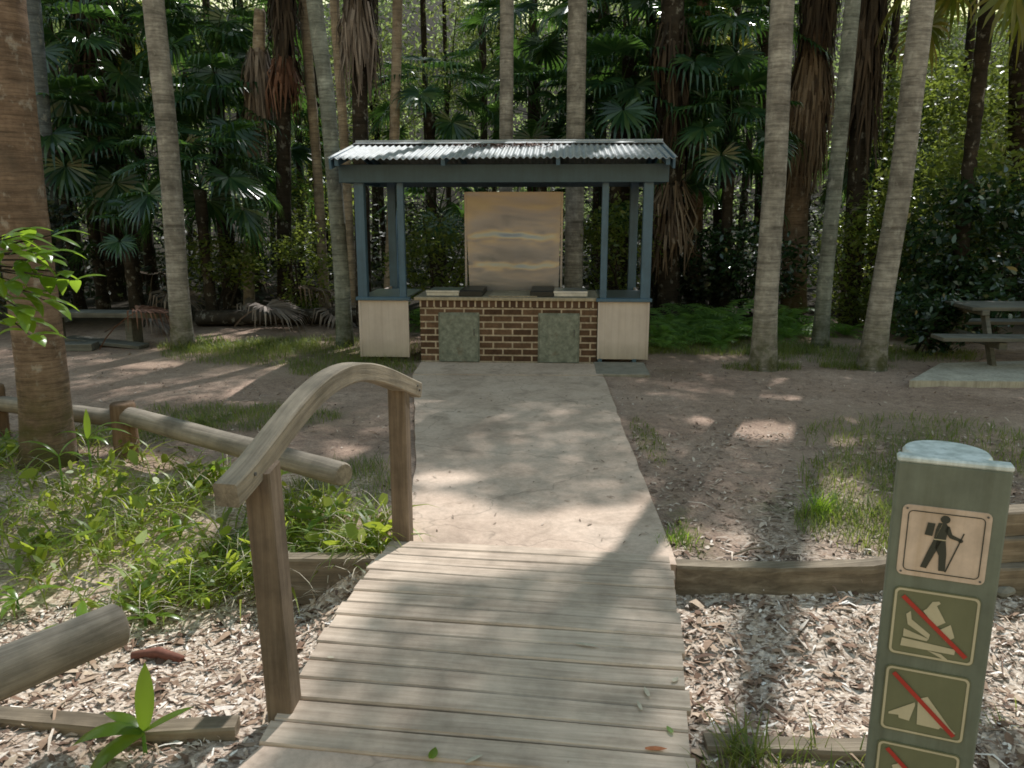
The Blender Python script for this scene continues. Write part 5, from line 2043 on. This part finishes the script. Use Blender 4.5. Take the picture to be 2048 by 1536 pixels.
tuft('tall bright grass tuft on the earth left of the signpost', 1645, 1030, 110, .24, 'bright_leaf', .05, .008)
tuft('small yellow grass tuft at the bridge end right corner', 1352, 1085, 70, .13, 'bright_leaf', .05)
tuft('grass tuft right of the signpost low at the edge', 2040, 1400, 90, .16, 'grass', .06)
tuft('coarse grass tuft at the near right corner of the bridge', 1480, 1530, 60, .2, 'grass', .04, .01)
tuft('bright grass clump catching sun at the straight grey trunk foot', 420, 690, 120, .2, 'bright_leaf', .12, .01)


def overhang():
    base = np.array([-3.3, 3.7, gh1(-3.3, 3.7)])
    root = thing('leafy_shrub', 'overhanging shrub branch with bright drooping leaves in front of the stout trunk', 'shrub', base)
    Y = 4.0
    tips = [(60, 455), (105, 470), (30, 500), (80, 520), (130, 545), (20, 560), (60, 585), (95, 500), (40, 470), (10, 610), (55, 640), (-30, 530), (-40, 590), (75, 555), (150, 560), (120, 500), (90, 600), (60, 670), (20, 650), (0, 480), (45, 620)]
    hub = atY(-120, 560, Y)
    mb = MB().tube([base - UP * .05, base + np.array([.1, .1, .8]), hub + np.array([-.15, 0, -.1]), hub], [.022, .018, .013, .01], 7)
    pts = []
    for i, (px, py) in enumerate(tips):
        q = atY(px, py, Y + .12 * math.sin(i * 2.1))
        m_ = (hub + q) / 2 + UP * .05
        mb.tube([hub, m_, q], [.006, .005, .003], 5)
        pts.append((q, m_))
    mb.build('stem', M['bark_dark'], root)
    lf = MB()
    rnd = random.Random(4)
    for q, m_ in pts:
        for t in (.6, .85, 1.0):
            p = m_ + (q - m_) * t
            for k in range(1 if t < 1 else 2):
                one_leaf(lf, p, rnd.uniform(-1.3, 1.0) + (math.pi if rnd.random() < .3 else 0), rnd.uniform(-.2, .55), rnd.uniform(.13, .2), rnd.uniform(.05, .075), rnd.uniform(.9, 1.6), 5)
    lf.build('foliage', M['bright_leaf'], root, smooth=True)


overhang()


def dead_frond(label, P, az, R_, mat, el=.12, seed=0, group=None, spread=1.7, pet=.7):
    P = np.asarray(P, float)
    V, Fs = fan_frond((0, 0, .05), az, el + .35, pet, R_, 26, 1.1, spread, seed, .3, .016)
    V = np.array(V)
    V[:, 2] = np.maximum(V[:, 2], .012 + .01 * np.sin(V[:, 0] * 9))
    o = mk('dead_frond', V, Fs, M[mat], None)
    o.location = (P[0], P[1], gh1(P[0], P[1]))
    return tag(o, label, 'dead frond', group)


for i, (px, py, az, R_, mat, lab) in enumerate([
    (210, 668, .2, .8, 'dead_grey', 'fan shaped grey dead frond spread out left of the straight grey trunk'),
    (300, 630, -.4, .85, 'dead_grey', 'upturned dead frond leaning beside the straight grey trunk'),
    (200, 700, .3, .6, 'dead_red', 'reddish brown dead frond lying at the near end of the boards'),
    (410, 640, .1, .9, 'dead_grey', 'dead frond spread right of the straight grey trunk'),
    (470, 655, -.3, .8, 'dead_grey', 'pale dead frond lying before the dead palm stump'),
    (540, 640, .5, .8, 'dead', 'brown dead frond against the fallen log'),
    (620, 640, -.6, .8, 'dead_grey', 'arched dead frond right of the black trunk'),
    (440, 560, .8, .9, 'dead', 'dead frond propped in the shade behind the fallen log'),
    (300, 560, 1.8, .9, 'dead', 'dead frond leaning in the shade left of straight grey trunk'),
    (1440, 470, 2.8, .8, 'dead', 'brown dead frond hanging over low plants behind the ferns'),
]):
    p = at(px, max(py, 600), .0)
    dead_frond(lab, p, az, R_, mat, .15 + .25 * (i % 3), i)
log_part_root = thing('fallen_log', 'dark fallen log lying across the leaf litter behind the dead fronds', 'log', (at(395, 655)[0], at(395, 655)[1], 0))
a, b = at(395, 652), at(735, 648)
log_part('log', log_part_root, np.array([a[0], a[1], .12]), np.array([b[0], b[1], .14]), .13, 12, 'bark_dark')

# bench and boards at the far left
p = at(205, 688)
root = thing('timber_bench', 'low grey timber bench half hidden behind the stout brown trunk', 'bench', (p[0], p[1], 0), R(-4))
MB().box((0, 0, .43), (1.9, .36, .07), 0, .006).build('seat', M['bench'], root, world=False)
for x in (-.7, .45):
    MB().box((x, .06, .2), (.1, .28, .4), 0, .005).build('leg', M['bench'], root, world=False)
p = at(225, 682)
o = MB().box((0, 0, .06), (1.25, .22, .05), 0, .006).build('timber_board', M['bench'], None, world=False)
o.location = (p[0] + .1, p[1] - .4, gh1(p[0], p[1]))
o.rotation_euler = (R(2), R(3), R(-14))
tag(o, 'loose grey plank lying on the ground in front of the bench', 'plank')
p = at(165, 690)
o = MB().box((0, 0, .05), (.7, .25, .1), 0, .006).build('timber_board', M['bench'], None, world=False)
o.location = (p[0], p[1] - .35, gh1(p[0], p[1]))
o.rotation_euler = (0, 0, R(5))
tag(o, 'short grey timber block beside the loose plank near the bench', 'plank')

# picnic table by its slab
M['slab'] = mat_paint('slab_concrete', (0.42, 0.39, 0.33), 0.9, 0.5)
poly = [tuple(at(1818, 772)[:2]), tuple(at(1880, 736)[:2]), (9.0, 10.0), (9.0, 8.25)]
o = slab('concrete_slab', poly, .06, M['slab'], .16)
tag(o, 'flat concrete slab under the picnic table at the right', 'slab')
root = thing('picnic_table', 'weathered grey timber picnic table with attached benches on the slab', 'picnic table', (6.3, 9.85, -.03), R(-3))
for k in range(4):
    MB().box((0, -.27 + k * .18, .73), (1.6, .165, .045), 0, .005).build('tabletop_board', M['bench'], root, world=False)
for y0 in (-.72, .72):
    for k in (-1, 1):
        MB().box((-.2 if y0 < 0 else 0, y0 + k * .085, .44), (2.3 if y0 < 0 else 1.7, .15, .045), 0, .005).build('seat_board', M['bench'], root, world=False)
for x in (-.65, .65):
    MB().box((x, 0, .36), (.09, 1.65, .08), 0, .004).build('crossbar', M['bench'], root, world=False)
    MB().box((x, 0, .685), (.085, .75, .06), 0, .004).build('top_bearer', M['bench'], root, world=False)
    for sg in (-1, 1):
        d = np.array([0, sg * .36, -.68])
        d /= np.linalg.norm(d)
        MB().box((x + .05, sg * .42, .33), (.05, .1, .74), axes=(np.array([1., 0, 0]), np.cross(d, [1., 0, 0]), d)).build('leg', M['bench'], root, world=False)


# fallen bits on and by the bridge
def fallen(label, px, py, h, L, W, mat, az, name='fallen_leaf', cat='leaf'):
    p = at(px, py, h)
    mb = MB()
    one_leaf(mb, (0, 0, .006), az, .12, L, W, .3, 4)
    o = mb.build(name, M[mat], None, True, world=False)
    o.location = p
    tag(o, label, cat)


def deck_at(px, py):
    h = .08
    for _ in range(6):
        p = at(px, py, h)
        s = np.dot((p - BN)[:2], BD[:2])
        h = deck_h(float(np.clip(s, 0, 1.7))) + .004
    return h


for lab, px, py, L, W, mat, az in [('long pale dry leaf on the middle of the bridge deck', 1150, 1288, .1, .018, 'pale_leaf', -.3), ('pale dry leaf on the deck near its right edge', 1298, 1395, .06, .016, 'pale_leaf', 1.7),
                                   ('second narrow pale leaf on the deck near right edge just below', 1283, 1422, .055, .013, 'pale_leaf', 1.7), ('small pale leaf at the right edge of deck above two others', 1345, 1365, .04, .018, 'pale_leaf', .8),
                                   ('orange dry leaf on the lower right of the deck', 1290, 1499, .075, .022, 'orange_leaf', -.05), ('green leaf on the last deck board', 862, 1520, .06, .03, 'bright_leaf', 1.4),
                                   ('pale curled leaf right of the green leaf on last board', 930, 1528, .07, .016, 'pale_leaf', .6), ('small pale chip on the left of the deck', 655, 1316, .03, .014, 'pale_leaf', -.2),
                                   ('small dark green leaf low on the right of the deck', 1345, 1468, .04, .018, 'fern', 1.9)]:
    fallen(lab, px, py, deck_at(px, py), L, W, mat, az)
# reddish bark curl and sticks in the gully
a, b = at(262, 1293, -.22), at(362, 1300, -.22)
o = MB().tube([a - a + np.array([0, 0, .02]), (b - a) * .5 + np.array([0, .02, .035]), b - a + np.array([0, 0, .02])], [.018, .026, .02], 9, True, .2, 3).build('bark_strip', M['bark_red'], None, True, world=False)
o.location = (a[0], a[1], gh1(a[0], a[1]))
tag(o, 'curled reddish bark strip on the chips right of the log rail end', 'bark')
for i, (p0, p1, lab) in enumerate([((480, 1500), (560, 1380), 'thin pale stick leaning in chips left of the near post'), ((1460, 1180), (1530, 1150), 'thin dry stick against the far edging right of bridge'), ((1960, 1420), (2046, 1430), 'dark stick on the chips right of the signpost')]):
    a, b = at(*p0, -.2), at(*p1, -.15)
    a[2], b[2] = gh1(a[0], a[1]) + .02, gh1(b[0], b[1]) + .03
    o = MB().tube([a * 0, (b - a) * .5 + UP * .015, b - a], [.006, .007, .004], 6, True, .2, i).build('stick', M['bark_tan'], None, True, world=False)
    o.location = a
    tag(o, lab, 'stick')
a = at(2008, 1195, -.15)
mb = MB()
mb.box((0, 0, .03), (.12, .07, .06), R(30), .022)
o = mb.build('stone', M['concrete'], None, world=False)
o.location = (a[0], a[1], gh1(a[0], a[1]))
tag(o, 'pale grey stone at the foot of the retaining stack behind signpost', 'stone')
for r_ in list(bpy.data.objects):
    if '_top' in r_:
        del r_['_top']
